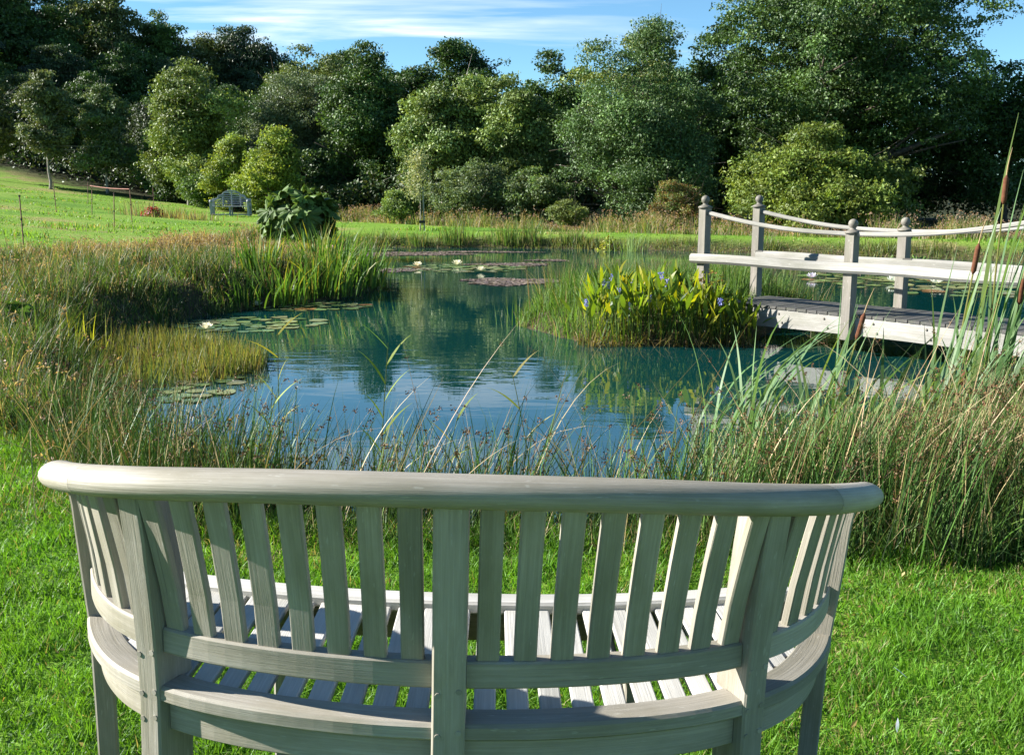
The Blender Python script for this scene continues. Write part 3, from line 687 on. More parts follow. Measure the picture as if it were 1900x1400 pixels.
# the shaded wood climbing the hill at the back on the left: four growth forms, copied
GH = 'dark trees of the shaded wood climbing the hill'
LH = 'dark tree of the shaded wood climbing the hill behind the lawn'
forms = []
for k, (cols, sh, sd) in enumerate([(DK, 'dome', 41), (DK + MD[:1], 'egg', 42), ([(.07, .10, .03), (.055, .085, .026), (.09, .11, .035)], 'dome', 43), ([(.03, .055, .022), (.04, .065, .03)], 'egg', 44)]):
    forms.append(tree('hill_tree', LH, 'tree', -30, 80, 9.6 + float(ground(-30, 80)), 1.2 + float(ground(-30, 80)), 3.1, 3.0, 15000, .27, cols, group=GH, limbs=9, lobes=34, clump=.36, seed=sd, shape=sh, ragged=.6))
spots = [(-46, 80, 0, 1.25), (-41.5, 84, 1, 1.3), (-37.5, 86, 0, 1.1), (-34.5, 91, 2, 1.12), (-31, 94, 1, 1.02), (-27.5, 96, 2, 1.02), (-24, 96, 3, 1.02), (-20.5, 96, 2, 1.0), (-17.3, 93, 1, .95), (-13.8, 92, 2, .9),
         (-33.5, 78, 3, .84), (-29.5, 80, 0, .80), (-25.5, 82, 3, .74), (-21.5, 80, 0, .74), (-17.8, 76, 1, .74), (-36.5, 72, 0, .84), (-32.5, 70, 3, .68), (-28.5, 70.5, 0, .62), (-24.5, 72, 1, .60), (-20.6, 70, 3, .60), (-16.6, 68, 0, .56),
         (-14.4, 70, 3, .66), (-9.6, 70, 0, .76), (-14.6, 60.5, 3, .50), (-9.7, 57.5, 1, .52), (-5.2, 54, 0, .48), (-1.3, 54, 3, .50), (.9, 51, 0, .46), (3.6, 51.5, 3, .52), (8.6, 49.5, 0, .56), (-20.3, 60, 0, .44), (-5.2, 70, 1, .72), (-.6, 68, 0, .74), (3.4, 66, 1, .7), (8.6, 64, 3, .7), (-41, 76, 3, 1.1), (-44, 92, 2, 1.3), (-39, 95, 1, 1.22)]
used = set()
for k, (x, y, f, s) in enumerate(spots):
    o = forms[f] if f not in used else copy_tree(forms[f]); used.add(f)
    o.location = (x, y, float(ground(x, y)) - .2); s = s * (1 if True else 1); o.scale = (s, s, s * (1.0 + .1 * math.sin(k * 2.3))); o.rotation_euler = (0, 0, k * 2.1)

# dark low growth filling the foot of the wood
def undergrowth():
    g = Geo(); r = np.random.default_rng(77)
    pts = []
    edge = [(-38, 70), (-30, 66), (-25, 64), (-20, 61), (-16, 57.5), (-12, 55), (-8.5, 52), (-5, 50), (-1, 49), (3, 48), (7, 46.5), (9, 47), (13, 48), (17, 47), (23, 46), (27, 46)]
    ex = np.array(edge); t = r.uniform(0, len(ex) - 1.001, 42000); i = t.astype(int); f = (t - i)[:, None]
    P = ex[i] * (1 - f) + ex[i + 1] * f + r.normal(size=(len(t), 2)) * np.array([.8, .8]) + np.array([0, .9]) + (r.uniform(0, 1, len(t)) ** 2 * 5)[:, None] * np.array([0, 1])
    h = (1.2 + 1.3 * vnoise(P[:, 0], P[:, 1], 2.2, 5)) * np.sqrt(r.uniform(0, 1, len(t)))
    Z = ground(P[:, 0], P[:, 1]) + h
    C = np.array(DK + [(.05, .075, .022), (.07, .085, .03)])[r.integers(0, 5, len(t))]
    V, F, C = leaves(np.column_stack([P, Z]), norm(r.normal(size=(len(t), 3)) * .7 + [0, -.4, .5]), .2 * r.uniform(.6, 1.4, len(t)), .13, C)
    tag(link('undergrowth', make_mesh('undergrowth', V, F, C), M['tree']), 'dark leafy undergrowth at the foot of the wood', 'undergrowth', kind='stuff')
undergrowth()

# ------------------------------------------------------------------ grasses and rushes (nobody could count them)
def pick(cols, n, v=.2, r=rng):
    c = np.asarray(cols, float); w = None
    if c.shape[1] == 4: w = c[:, 3] / c[:, 3].sum(); c = c[:, :3]
    return c[r.choice(len(c), n, p=w)] * r.uniform(1 - v, 1 + v, (n, 1))
def in_poly(poly, n, wfun=None, r=rng, pad=0.):
    poly = np.asarray(poly); lo, hi = poly.min(0) - pad, poly.max(0) + pad; out = []
    m = 0
    while m < n:
        q = r.uniform(lo, hi, (n * 2, 2)); k = sdf(q[:, 0], q[:, 1], poly) < pad
        if wfun is not None: k &= r.uniform(0, 1, len(q)) < wfun(q[:, 0], q[:, 1])
        q = q[k]; out.append(q); m += len(q)
    return np.concatenate(out)[:n]
def stuff(name, label, cat, g, mat):
    return tag(g.obj(name, mat), label, cat, kind='stuff')
def add_blades(g, P2, H, W, cols, lean=.25, bend=.6, segs=4, dirmean=None, z=None, v=.2, **kw):
    n = len(P2); z = ground(P2[:, 0], P2[:, 1]) if z is None else z
    ld = rng.uniform(0, 2 * pi, n) if dirmean is None else dirmean + rng.normal(size=n) * 1.0
    V, F, C, P = blades(np.column_stack([P2, z - .02]), H, W, rng.uniform(0, pi, n), ld, np.abs(rng.normal(size=n)) * lean, np.abs(rng.normal(size=n)) * bend, segs, pick(cols, n, v), **kw)
    g.add(V, F, C); return P
def seed_heads(g, tips, size, cols, k=7, spread=1.0):
    n = len(tips); P = np.repeat(tips, k, 0) + rng.normal(size=(n * k, 3)) * size * .55 * spread
    V, F, C = leaves(P, rng.normal(size=(n * k, 3)), size * rng.uniform(.6, 1.2, n * k), size * .55, pick(cols, n * k, .3), fold=.3)
    g.add(V, F, C)

GRN = [(.055, .115, .020), (.075, .145, .024), (.040, .085, .020), (.10, .165, .03)]
RUSH = [(.048, .112, .024, 5), (.070, .148, .030, 5), (.030, .07, .018, 3), (.11, .17, .04, 3), (.34, .27, .14, 2.3), (.16, .10, .045, 1.0)]
DRY = [(.36, .28, .15, 3), (.42, .34, .20, 3), (.25, .18, .09, 2), (.16, .10, .055, 1), (.30, .21, .16, 2)]
MIX = [(.062, .12, .026, 5), (.10, .165, .036, 3.5), (.035, .07, .02, 4), (.26, .21, .11, 1.0), (.10, .065, .035, 1.8), (.40, .36, .26, .35)]
BRN = [(.10, .05, .025), (.15, .075, .035), (.07, .035, .022)]

# lawn around the bench
def lawn():
    g = Geo(); r = rng
    n = 330000
    y = 1.0 + 5.6 * r.uniform(0, 1, n) ** 1.15; x = (r.uniform(-.62, .62, n)) * (y + .55)
    d, dp, di = shore(x, y); e = sdf(x, y, NEAR_BELT)
    n2 = 190000; y2 = r.uniform(-1.5, 6.4, n2); x2 = r.uniform(-6.5, 6.5, n2); k2 = (np.abs(x2) > .60 * (y2 + .5)) | (y2 < 1.0); x = np.concatenate([x, x2[k2]]); y = np.concatenate([y, y2[k2]])
    d, dp, di = shore(x, y); e = sdf(x, y, NEAR_BELT); k = (e > -.12) & (sdf(x, y, ROUGH) > -.25) & (d > .1); x, y = x[k], y[k]; n = len(x)
    tuft = vnoise(x, y, .16, 8); tone = np.clip(.65 * vnoise(x, y, .9, 9) + .5 * vnoise(x, y, .22, 10) - .05, 0, 1.2)
    z = ground(x, y)
    H = (.026 + .034 * tuft) * r.uniform(.55, 1.35, n) * (1 + .8 * sstep(.25, 0, sdf(x, y, NEAR_BELT)))
    c = np.array([.085, .220, .020])[None] * (1 - tone[:, None] * .5) + np.array([.18, .34, .03])[None] * tone[:, None] * .5
    c = c * r.uniform(.7, 1.3, (n, 1)); dry = r.uniform(0, 1, n) < .03 + .16 * sstep(.62, .85, vnoise(x, y, .7, 13)); c[dry] = np.array([.30, .26, .12]) * r.uniform(.7, 1.2, (dry.sum(), 1))
    V, F, C, P = blades(np.column_stack([x, y, z - .003]), H, .0032 + .0007 * np.maximum(y, 0) + .003 * (np.abs(x) > .62 * (y + .55)), r.uniform(0, pi, n), r.uniform(0, 2 * pi, n), .15 + np.abs(r.normal(size=n)) * .45, np.abs(r.normal(size=n)) * .7, 2, c)
    g.add(V, F, C)
    m = 420; y3 = r.uniform(1.2, 6, m); x3 = r.uniform(-.6, .6, m) * (y3 + .4); k = sdf(x3, y3, NEAR_BELT) > .02; x3, y3 = x3[k], y3[k]     # a few fallen leaves
    V, F, C = leaves(np.column_stack([x3, y3, ground(x3, y3) + .03]), r.normal(size=(len(x3), 3)) * .6 + [0, 0, 1], .022 * r.uniform(.5, 1.5, len(x3)), .013, pick([(.26, .16, .07), (.34, .25, .10), (.16, .10, .05), (.42, .36, .18)], len(x3))); g.add(V, F, C)
    # clover and small weeds between the blades
    m = 26000; y2 = 1.1 + 4.6 * r.uniform(0, 1, m) ** 1.15; x2 = r.uniform(-.6, .6, m) * (y2 + .5); k = (vnoise(x2, y2, .35, 12) > .55) & (sdf(x2, y2, NEAR_BELT) > -.05); x2, y2 = x2[k], y2[k]
    V, F, C = leaves(np.column_stack([x2, y2, ground(x2, y2) + r.uniform(.008, .03, len(x2))]), r.normal(size=(len(x2), 3)) * .35 + [0, 0, 1], .014 * r.uniform(.6, 1.3, len(x2)), .011, pick([(.07, .15, .03), (.09, .17, .03), (.06, .12, .03)], len(x2)))
    g.add(V, F, C)
    stuff('lawn_grass', 'short sunlit mown grass around the curved bench', 'grass', g, M['grass'])
NEAR_BELT = np.array([(-1.5, 4.15), (-1.0, 4.08), (0, 4.02), (.8, 3.98), (1.5, 3.86), (2.3, 3.80), (3.6, 3.7), (6, 3.6), (8, 7.2), (5.6, 8.3), (4.2, 7.3), (3.4, 6.8), (2.8, 6.4), (2.2, 5.9), (1.7, 5.35), (1.05, 4.95), (.3, 4.9), (-.6, 5.0), (-1.4, 5.35), (-2.0, 5.9), (-2.6, 6.8), (-3.0, 6.3), (-2.4, 5.2)], float)
lawn()

def far_lawn():
    g = Geo(); n = 150000; r = rng
    y = 5 + 58 * r.uniform(0, 1, n) ** 1.25; x = r.uniform(-.62, .6, n) * y
    d, dp, di = shore(x, y); k = (d > .5) & (sdf(x, y, ROUGH) > .1) & (sdf(x, y, LAWN_FAR) < .3) & (di > 3) & (sdf(x, y, NEAR_BELT) > .2); x, y = x[k], y[k]; n = len(x)
    t = vnoise(x, y, 1.6, 21); tl = vnoise(x * .35, y, 1.1, 22)
    H = (.03 + .05 * sstep(.55, .8, t) + .14 * sstep(.66, .8, tl)) * r.uniform(.6, 1.4, n) * np.interp(y, [10, 30, 40], [1, .8, .45])
    c = pick([(.12, .25, .028), (.17, .30, .036), (.14, .26, .034), (.08, .18, .028)], n, .25); dry = r.uniform(0, 1, n) < .08 + .35 * sstep(.6, .8, vnoise(x, y, 4, 23)); c[dry] = pick([(.30, .27, .12), (.26, .21, .10)], dry.sum())
    V, F, C, P = blades(np.column_stack([x, y, ground(x, y) - .01]), H, .004 + .0011 * y, r.uniform(0, pi, n), r.uniform(0, 6.3, n), np.abs(r.normal(size=n)) * .4, np.abs(r.normal(size=n)) * .5, 2, c)
    stuff('meadow_grass', 'bright mown grass of the sloping lawn beyond the pond', 'grass', g.add(V, F, C), M['grass'])
far_lawn()

def left_bank():
    g = Geo(); r = rng; n = 105000
    P = in_poly(ROUGH, n, lambda x, y: 1 / (1 + (np.maximum(y - 4, 0) / 6) ** 1.35), pad=.1)
    d, dp, di = shore(P[:, 0], P[:, 1]); P = P[d > -.08]; x, y = P[:, 0], P[:, 1]
    cl = sstep(.25, .8, vnoise(x, y, .55, 31)); edge = sstep(0, -1.2, sdf(x, y, ROUGH))
    keep = ~((sdf(x, y, HORSETAIL) < 0)) ; P = P[keep]; cl = cl[keep]; edge = edge[keep]; x, y = P[:, 0], P[:, 1]
    H = (.22 + .66 * cl) * (.45 + .55 * edge) * r.uniform(.55, 1.25, len(P)) * np.interp(y, [4, 6, 9, 13, 17, 20, 22, 24, 28, 34], [.72, .82, .76, .56, .50, .42, .38, .50, .52, .4]) * (1 - .6 * sstep(21, 23, y) * sstep(-7.2, -6.2, x))
    dryf = sstep(.45, .75, vnoise(x, y, 1.8, 33)) * .5 + .35 * sstep(17, 24, y) * sstep(.0, .5, edge)
    isd = r.uniform(0, 1, len(P)) < .03 + dryf * np.interp(y, [5, 9, 16, 22], [.12, .15, .4, 1.1])
    cols = pick(MIX, len(P)); cols[isd] = pick(DRY, isd.sum())
    # rather fine blades near, broader (bunches of blades) far
    V, F, C, Q = blades(np.column_stack([P, ground(x, y) - .02]), H, (.0045 + .00055 * y) * r.uniform(.7, 1.4, len(P)), r.uniform(0, pi, len(P)), r.uniform(0, 6.3, len(P)), .05 + np.abs(r.normal(size=len(P))) * .24, np.abs(r.normal(size=len(P))) * .65, 4, cols)
    g.add(V, F, C)
    t = Q[isd & (r.uniform(0, 1, len(P)) < .25), -1]; k = isd & (r.uniform(0, 1, len(P)) < .22); T = Q[k, -1]
    seed_heads(g, T, .035, [(.30, .20, .13), (.24, .15, .10), (.36, .27, .18)], 6)
    stuff('tall_grass', 'tall tangled grass and rushes on the left bank of the pond', 'tall grass', g, M['grass'])
HORSETAIL = smooth_poly([(-4.9, 11.2), (-4.6, 12.2), (-3.7, 12.3), (-3.1, 11.4), (-2.62, 10.9), (-2.55, 10.3), (-2.9, 9.6), (-3.6, 9.3), (-4.3, 10.0)], 1)
left_bank()

def horsetails():
    g = Geo(); P = in_poly(HORSETAIL, 5200, lambda x, y: np.clip(.25 + 1.2 * vnoise(x, y, .5, 71), 0, 1)); n = len(P); z = np.full(n, WATER - .03)
    add_blades(g, P, .27 * rng.uniform(.35, 1.3, n), .012 * rng.uniform(.6, 1.3, n), [(.16, .17, .045, 4), (.21, .20, .06, 3), (.10, .14, .035, 4), (.20, .14, .06, 1.5), (.06, .09, .025, 2)], .16, .3, 4, z=z)
    stuff('horsetails', 'patch of yellowish upright marestail stems growing out of the water on the left', 'marestails', g, M['grass'])
horsetails()

def near_rushes():
    g = Geo(); r = rng
    # tussock centres along the belt; thick on the right, thinner in the middle, thick again on the far left
    cen = []
    def belt(n, f): 
        for _ in range(n): cen.append(f())
    def inbelt(x0, x1, dens_y):
        while True:
            x = r.uniform(x0, x1); y = r.uniform(3.85, 8.0)
            if sdf(np.array([x]), np.array([y]), NEAR_BELT)[0] < -.05 and r.uniform() < dens_y(x, y): return x, y
    belt(26, lambda: inbelt(-2.9, -1.1, lambda x, y: 1)); belt(29, lambda: inbelt(-1.1, .6, lambda x, y: 1 if y < 4.75 else .3)); belt(44, lambda: inbelt(.6, 1.7, lambda x, y: 1)); belt(75, lambda: inbelt(1.5, 4.2, lambda x, y: 1 if y < 6.2 else .5))
    cen = np.array(cen); rights = sstep(.7, 1.8, cen[:, 0]); lefts = sstep(-.9, -1.7, cen[:, 0])
    per = (27 + 66 * rights + 46 * lefts).astype(int); ci = np.repeat(np.arange(len(cen)), per); n = len(ci)
    P = cen[ci] + r.normal(size=(n, 2)) * (.085 + .05 * rights[ci])[:, None]
    hh = (.50 + .20 * r.uniform(0, 1, len(cen)) + .04 * rights)[ci] * (r.uniform(0, 1, n) ** .55 * .75 + .35)
    out = np.arctan2(P[:, 1] - cen[ci, 1], P[:, 0] - cen[ci, 0]); ld = np.where(r.uniform(0, 1, n) < .5, out, r.normal(size=n) * .8)
    cols = pick(RUSH, n); dr = (r.uniform(0, 1, n) < .34 * rights[ci] * sstep(.9, 2.0, P[:, 0]) * .85) ; cols[dr] = pick([(.34, .27, .14, 2), (.24, .18, .08, 3), (.15, .10, .05, 3), (.12, .14, .04, 2)], dr.sum())
    V, F, C, Q = blades(np.column_stack([P, np.maximum(ground(P[:, 0], P[:, 1]), WATER - .1) - .02]), hh, .0050 * r.uniform(.7, 1.35, n), r.uniform(0, pi, n), ld, .05 + np.abs(r.normal(size=n)) * .20, np.abs(r.normal(size=n)) * .42, 6, cols, prof=3.0)
    g.add(V, F, C)
    k = r.uniform(0, 1, n) < .22; j = r.integers(4, 7, n); T = Q[np.arange(n), j][k & (hh > .35)]
    seed_heads(g, T, .0135, BRN + [(.20, .12, .06)], 10)
    # a few long bent straws
    m = 260; x = np.concatenate([r.uniform(1.0, 3.4, 190), r.uniform(-2.4, 1, 70)]); y = r.uniform(4.0, 4.7, m) + .35 * sstep(1, 3, x)
    V, F, C, Q = blades(np.column_stack([x, y, ground(x, y) + .05]), r.uniform(.5, 1.05, m), .0045, r.uniform(0, pi, m), r.normal(size=m) * .9 + r.choice([0, pi], m, p=[.7, .3]), .25 + np.abs(r.normal(size=m)) * .4, np.abs(r.normal(size=m)) * 1.1, 8, pick([(.42, .34, .20), (.36, .27, .15), (.28, .19, .10)], m), prof=4.0); g.add(V, F, C)
    seed_heads(g, Q[r.uniform(0, 1, m) < .4, -2], .012, BRN, 8)
    # softer grass around their feet
    P = in_poly(NEAR_BELT, 30000, lambda x, y: (x < 4.2) * (1.0 - .6 * (y > 4.8)) * np.where((x > -1.2) & (x < .7), .6, 1), pad=.14); d, _, _ = shore(P[:, 0], P[:, 1]); P = P[d > -.05]
    add_blades(g, P, (.12 + .16 * vnoise(P[:, 0], P[:, 1], .4, 44) + .22 * sstep(.8, 1.9, P[:, 0])) * rng.uniform(.5, 1.3, len(P)), .0045, GRN + [(.03, .06, .018), (.25, .2, .1)], .35, .9, 4)
    stuff('rushes', 'dense fringe of rushes with small brown seed heads along the near bank', 'rushes', g, M['rush'])
near_rushes()

def island_growth():
    g = Geo(); r = rng
    P = in_poly(ISLE, 9000, lambda x, y: 1.0 - .75 * ((y < 13.1) & (x > .9))); x, y = P[:, 0], P[:, 1]; n = len(P)
    k = ~((np.abs((x - 2.48) * .768 + (y - 13) * .64 - .45) < .62) & ((x - 2.48) * .64 - (y - 13) * .768 > .2)); P = P[k]; x, y = P[:, 0], P[:, 1]
    H = np.where(y > 13.9, .40, .33) * (.45 + .55 * sstep(.1, 1.0, x)) * (.6 + .8 * vnoise(x, y, .8, 51)) * rng.uniform(.5, 1.3, len(P)) + .14 * np.exp(-((x - .7) ** 2 + (y - 14.6) ** 2) / .5)
    Q = add_blades(g, P, H, .012, [(.085, .17, .03, 5), (.12, .22, .04, 4), (.05, .11, .022, 2), (.28, .24, .12, .8), (.18, .12, .06, .4)], .22, .6, 4)
    stuff('island_grass', 'tufts of soft green grass and rush covering the small island', 'grass', g, M['grass'])
island_growth()

def far_bank():
    g = Geo(); r = rng
    # dry fringe in front of the wood and along the back of the lawn
    line = np.array([(-9.5, 46.5), (-7.2, 44.4), (-5.1, 42.9), (-3.2, 41), (.9, 37.3), (4.3, 34.6), (5.8, 32.6), (8.4, 31.2), (11.5, 29.6), (14, 28.6), (17, 27.5)])
    n = 15000; t = r.uniform(0, len(line) - 1.001, n); i = t.astype(int); f = (t - i)[:, None]
    P = line[i] * (1 - f) + line[i + 1] * f + np.array([0, 1]) * (np.abs(r.normal(size=n)) * 1.5 + .5)[:, None] + r.normal(size=(n, 2)) * .3
    H = (.16 + .50 * sstep(.3, .8, vnoise(P[:, 0], P[:, 1], 1.6, 61))) * r.uniform(.5, 1.25, n)
    Q = add_blades(g, P, H, .022, [(.36, .29, .17, 2), (.40, .33, .22, 2), (.34, .26, .20, 1.5), (.10, .16, .035, 4.0), (.14, .20, .045, 4), (.20, .24, .07, 3)], .22, .55, 4)
    seed_heads(g, Q[r.uniform(0, 1, n) < .2, -1], .07, [(.34, .23, .17), (.28, .18, .13)], 4)
    # the water's edge
    sh = POND[(POND[:, 1] > 24.5)]; n = 9000; k = r.integers(0, len(sh) - 1, n); f = r.uniform(0, 1, (n, 1)); P = sh[k] * (1 - f) + sh[k + 1] * f + r.normal(size=(n, 2)) * .3 + np.array([0, .25]); P = P[np.abs(sdf(P[:, 0], P[:, 1], POND)) < 1.0]
    add_blades(g, P, (.10 + .32 * sstep(.5, .85, vnoise(P[:, 0], P[:, 1], 1.3, 62))) * r.uniform(.5, 1.3, len(P)), .022, [(.10, .15, .035, 3), (.14, .18, .05, 3), (.07, .11, .03, 2), (.28, .22, .11, 1.5)], .25, .6, 3)
    stuff('dry_grass', 'pale dry grass and seed heads between the far lawn and the wood', 'dry grass', g, M['grass'])
far_bank()

# ------------------------------------------------------------------ clumps one can point at
def tussock(name, label, X, Y, n, H, W, spread, cols, group=None, z=None, mat='reed', lean=.12, bend=.35, cat='rush clump', segs=5, **kw):
    z = max(float(ground(X, Y)), WATER - .05) if z is None else z
    o = empty(name, (X, Y, z)); tag(o, label, cat, group); g = Geo(); r = rng
    P = r.normal(size=(n, 2)) * spread; ld = np.arctan2(P[:, 1], P[:, 0]) + r.normal(size=n) * .5
    V, F, C, Q = blades(np.column_stack([P, np.full(n, -.04)]), H * r.uniform(.55, 1.1, n), W * r.uniform(.7, 1.3, n), r.uniform(0, pi, n), ld, np.abs(r.normal(size=n)) * lean, np.abs(r.normal(size=n)) * bend, segs, pick(cols, n), **kw)
    g.add(V, F, C).obj('leaves', M[mat], o); return o, Q
IR = [(.075, .16, .025, 4), (.11, .20, .03, 3), (.05, .11, .02, 2), (.24, .24, .04, 1)]
for k, (x, y, n, h, l) in enumerate([(-2.75, 19.0, 120, .95, 'broad sword leaved iris clump at the very tip of the left bank'), (-3.05, 18.0, 120, .9, 'iris clump with bent leaves just behind the bank tip'),
     (-3.3, 17.2, 120, .85, 'iris clump above the cream water lilies on the left'), (-3.75, 16.4, 110, .8, 'iris clump in the notch of the left bank behind the lily pads'), (-4.15, 15.9, 50, .55, 'shorter iris clump at the inner end of the left inlet'),
     (-3.6, 18.9, 110, .9, 'yellowing iris clump in the second row on the left bank'), (-4.3, 17.4, 110, .8, 'dark iris clump among the tall grass of the left bank'), (-3.4, 20.6, 90, .8, 'iris clump on the far side of the left bank tip')]):
    tussock('iris_clump', l, x, y, n, h * 1.0, .034, .26, IR + ([(.30, .27, .03, 2)] if k in (2, 5) else []), 'irises along the left bank', cat='iris', bend=.75, lean=.18)
tussock('yellow_iris_clump', 'clump of bright yellow sword leaves in the rushes on the left', -4.5, 10.7, 46, .62, .024, .10, [(.42, .36, .03), (.34, .34, .035), (.24, .27, .03)], cat='iris')
tussock('yellow_iris_clump', 'greener yellow sword leaved clump left of the brightest one', -4.85, 10.9, 40, .58, .022, .12, [(.26, .29, .035), (.16, .22, .03), (.34, .34, .035)], cat='iris')
FB = [(.07, .14, .03), (.10, .17, .035), (.05, .10, .025), (.2, .18, .07)]
for x, y, h, l in [(-3.0, 33.3, .55, 'low rush tussock on the far shore below the staked sapling'), (-1.8, 33.4, .75, 'taller brownish rush tussock on the far shore right of the sapling'), (-.15, 33.2, .85, 'tall green rush tussock on the far shore, left one of a close pair'),
               (.6, 33.1, .8, 'tall green rush tussock on the far shore, right one of a close pair'), (2.0, 32.9, .5, 'small rush tussock on the far shore below the alder')]:
    tussock('rush_tussock', l, x, y, 150, h, .022, .22, FB, 'rush tussocks on the far shore')
tussock('pale_reed_clump', 'pale upright reed clump standing in the water near the far right shore', 3.55, 30.9, 60, .75, .03, .22, [(.20, .28, .12), (.14, .22, .07)], cat='reeds')
tussock('pale_reed_clump', 'thin reeds in the shallow water left of the island tip', .12, 14.0, 26, .5, .012, .16, [(.09, .17, .04), (.14, .2, .05)], cat='reeds')
tussock('island_rush', 'brownish rush tuft at the back left of the island', .75, 14.9, 170, .75, .011, .17, [(.30, .24, .12), (.10, .15, .035), (.18, .12, .06), (.08, .13, .03)])
tussock('island_rush', 'spiky green rush between the first two bridge posts', 3.0, 14.1, 200, .72, .012, .22, [(.09, .16, .04), (.13, .2, .06), (.06, .11, .03)])
tussock('island_rush', 'arching dark rush behind the bridge deck', 3.85, 14.5, 240, .62, .012, .26, [(.07, .12, .03), (.10, .14, .04), (.24, .19, .09), (.04, .07, .02)], bend=1.0)
tussock('sedge_clump', 'tussock of brown and green sedge in the border beside the red flowers', -13.6, 41.0, 160, .5, .03, .5, [(.2, .15, .08), (.1, .13, .04), (.3, .23, .13)])
tussock('sedge_clump', 'dry wispy grass clump at the left end of the red flower border', -14.9, 41.6, 120, .75, .022, .5, [(.3, .24, .15), (.22, .16, .1), (.12, .13, .05)])
tussock('sedge_clump', 'dry brownish clump at the right end of the red flower border', -12.3, 40.2, 150, .42, .03, .5, [(.2, .15, .08), (.13, .15, .05), (.32, .26, .13)])

def leafy(name, label, cat, X, Y, n, sx, sy, h, L, Wd, cols, mat='bush', z=None, up=.5, group=None, stem=True):
    z = float(ground(X, Y)) if z is None else z; o = empty(name, (X, Y, z)); tag(o, label, cat, group)
    P = rng.normal(size=(n, 3)) * [sx * .45, sy * .45, 0]; e = np.sqrt(np.clip(1 - (P[:, 0] / sx) ** 2 - (P[:, 1] / sy) ** 2, .05, 1)); P[:, 2] = h * e * rng.uniform(.25, 1.05, n)
    V, F, C = leaves(P, norm(P * [1, 1, .4] + [0, 0, up * h]) + rng.normal(size=(n, 3)) * .5, L * rng.uniform(.6, 1.3, n), Wd, pick(cols, n))
    link('foliage', make_mesh('foliage', V, F, C), M[mat], o)
    if stem:
        g = Geo()
        for i in rng.choice(n, min(n, 24), replace=False): g.add(*tube(np.array([P[i] * [.2, .2, 0] + [0, 0, -.05], P[i] * [.6, .6, .55], P[i]]), [.012, .009, .004], 4)[:2])
        g.obj('stems', M['bark'], o)
    return o
leafy('red_flower_patch', 'small patch of crimson flowers in the border on the far lawn', 'flowers', -14.1, 40.7, 320, .5, .3, .4, .09, .07, [(.30, .02, .04), (.22, .02, .04), (.35, .05, .08), (.06, .1, .03)])
leafy('yellow_loosestrife', 'low yellow green leafy plant at the water edge on the far right shore', 'plant', 3.0, 31.7, 200, .4, .3, .5, .12, .07, [(.2, .24, .03), (.14, .2, .03), (.25, .26, .04)])
leafy('broad_leaf_plant', 'broad bright green leaves low at the left edge of the photo', 'plant', -5.25, 10.5, 90, .45, .4, .42, .22, .2, [(.09, .18, .03), (.12, .22, .035), (.06, .12, .025)], mat='reed')
leafy('yellow_shrub', 'small yellow green shrubby plant beside the first bridge post', 'plant', 2.45, 12.75, 420, .38, .3, .62, .055, .035, [(.28, .28, .04), (.2, .24, .035), (.24, .14, .04)], stem=True)

# ------------------------------------------------------------------ gunneras
def gunnera(label, X, Y, n, Rx, H, lr, seed):
    r = np.random.default_rng(seed); z = float(ground(X, Y)); o = empty('gunnera', (X, Y, z)); tag(o, label, 'gunnera', 'giant leaved gunneras by the pond'); g = Geo(); st = Geo()
    for k in range(n):
        el = r.uniform(.05, 1.0) ** .8; az = r.uniform(0, 2 * pi); cz = H * (.18 + .72 * el) ; rr = Rx * .9 * math.sqrt(max(0.05, 1 - (el * .93) ** 2)) * r.uniform(.75, 1)
        c = np.array([math.cos(az) * rr, math.sin(az) * rr * .85, cz]); R = lr * r.uniform(.7, 1.15)
        nr = norm(np.array([math.cos(az) * (1.1 - el * .7), math.sin(az) * (1.1 - el * .7), .45 + .5 * el]) + r.normal(size=3) * .38)
        fw = np.array([math.cos(az), math.sin(az), -.5]); a = norm(fw - np.dot(fw, nr) * nr); b = np.cross(nr, a)
        th = np.linspace(-pi, pi, 64, endpoint=False); lob = .52 + .38 * np.abs(np.cos(3.5 * th)) ** .8 + .09 * np.sign(np.sin(21 * th)) * np.abs(np.sin(21 * th)) + r.normal(size=64) * .012
        lob *= np.where(np.abs(th) > 2.75, .35, 1.0)
        rings = []
        for q in (.12, .55, 1.0):
            rad_ = R * lob ** (q * .9 + .1) * q; zz = R * (.26 * (1 - q) * 0 + (-.20 * q ** 2) + .10 * np.cos(7 * th) * q - .05 * q)
            rings.append(c + rad_[:, None] * (np.cos(th)[:, None] * a + np.sin(th)[:, None] * b) + zz[:, None] * nr)
        V = np.concatenate([[c - nr * .02]] + rings); j = np.arange(64); j2 = (j + 1) % 64
        Fq = np.concatenate([np.stack([1 + j, 65 + j, 65 + j2, 1 + j2], -1), np.stack([65 + j, 129 + j, 129 + j2, 65 + j2], -1)]); Ft = np.stack([np.zeros(64, int), 1 + j, 1 + j2], -1)
        g.add(V, [Fq, Ft], np.array([.085, .145, .034]) * r.uniform(.65, 1.4))
        p0 = c * [.15, .15, 0] + [0, 0, -.1]; t = np.linspace(0, 1, 5)[:, None]; m = (p0 + c) / 2 + [0, 0, H * .18]; st.add(*tube((1 - t) ** 2 * p0 + 2 * t * (1 - t) * m + t ** 2 * c, np.linspace(.035, .018, 5), 5)[:2], col=(.12, .14, .05))
    g.obj('leaves', M['gunnera'], o); st.obj('stalks', M['reed'], o)
gunnera('large gunnera with huge lobed leaves on the left bank in front of the arched bench', -5.6, 27.2, 46, 1.10, 1.62, .44, 5)
gunnera('smaller gunnera on the right bank seen under the bridge handrail', 10.3, 26.9, 46, 1.05, .98, .28, 6)

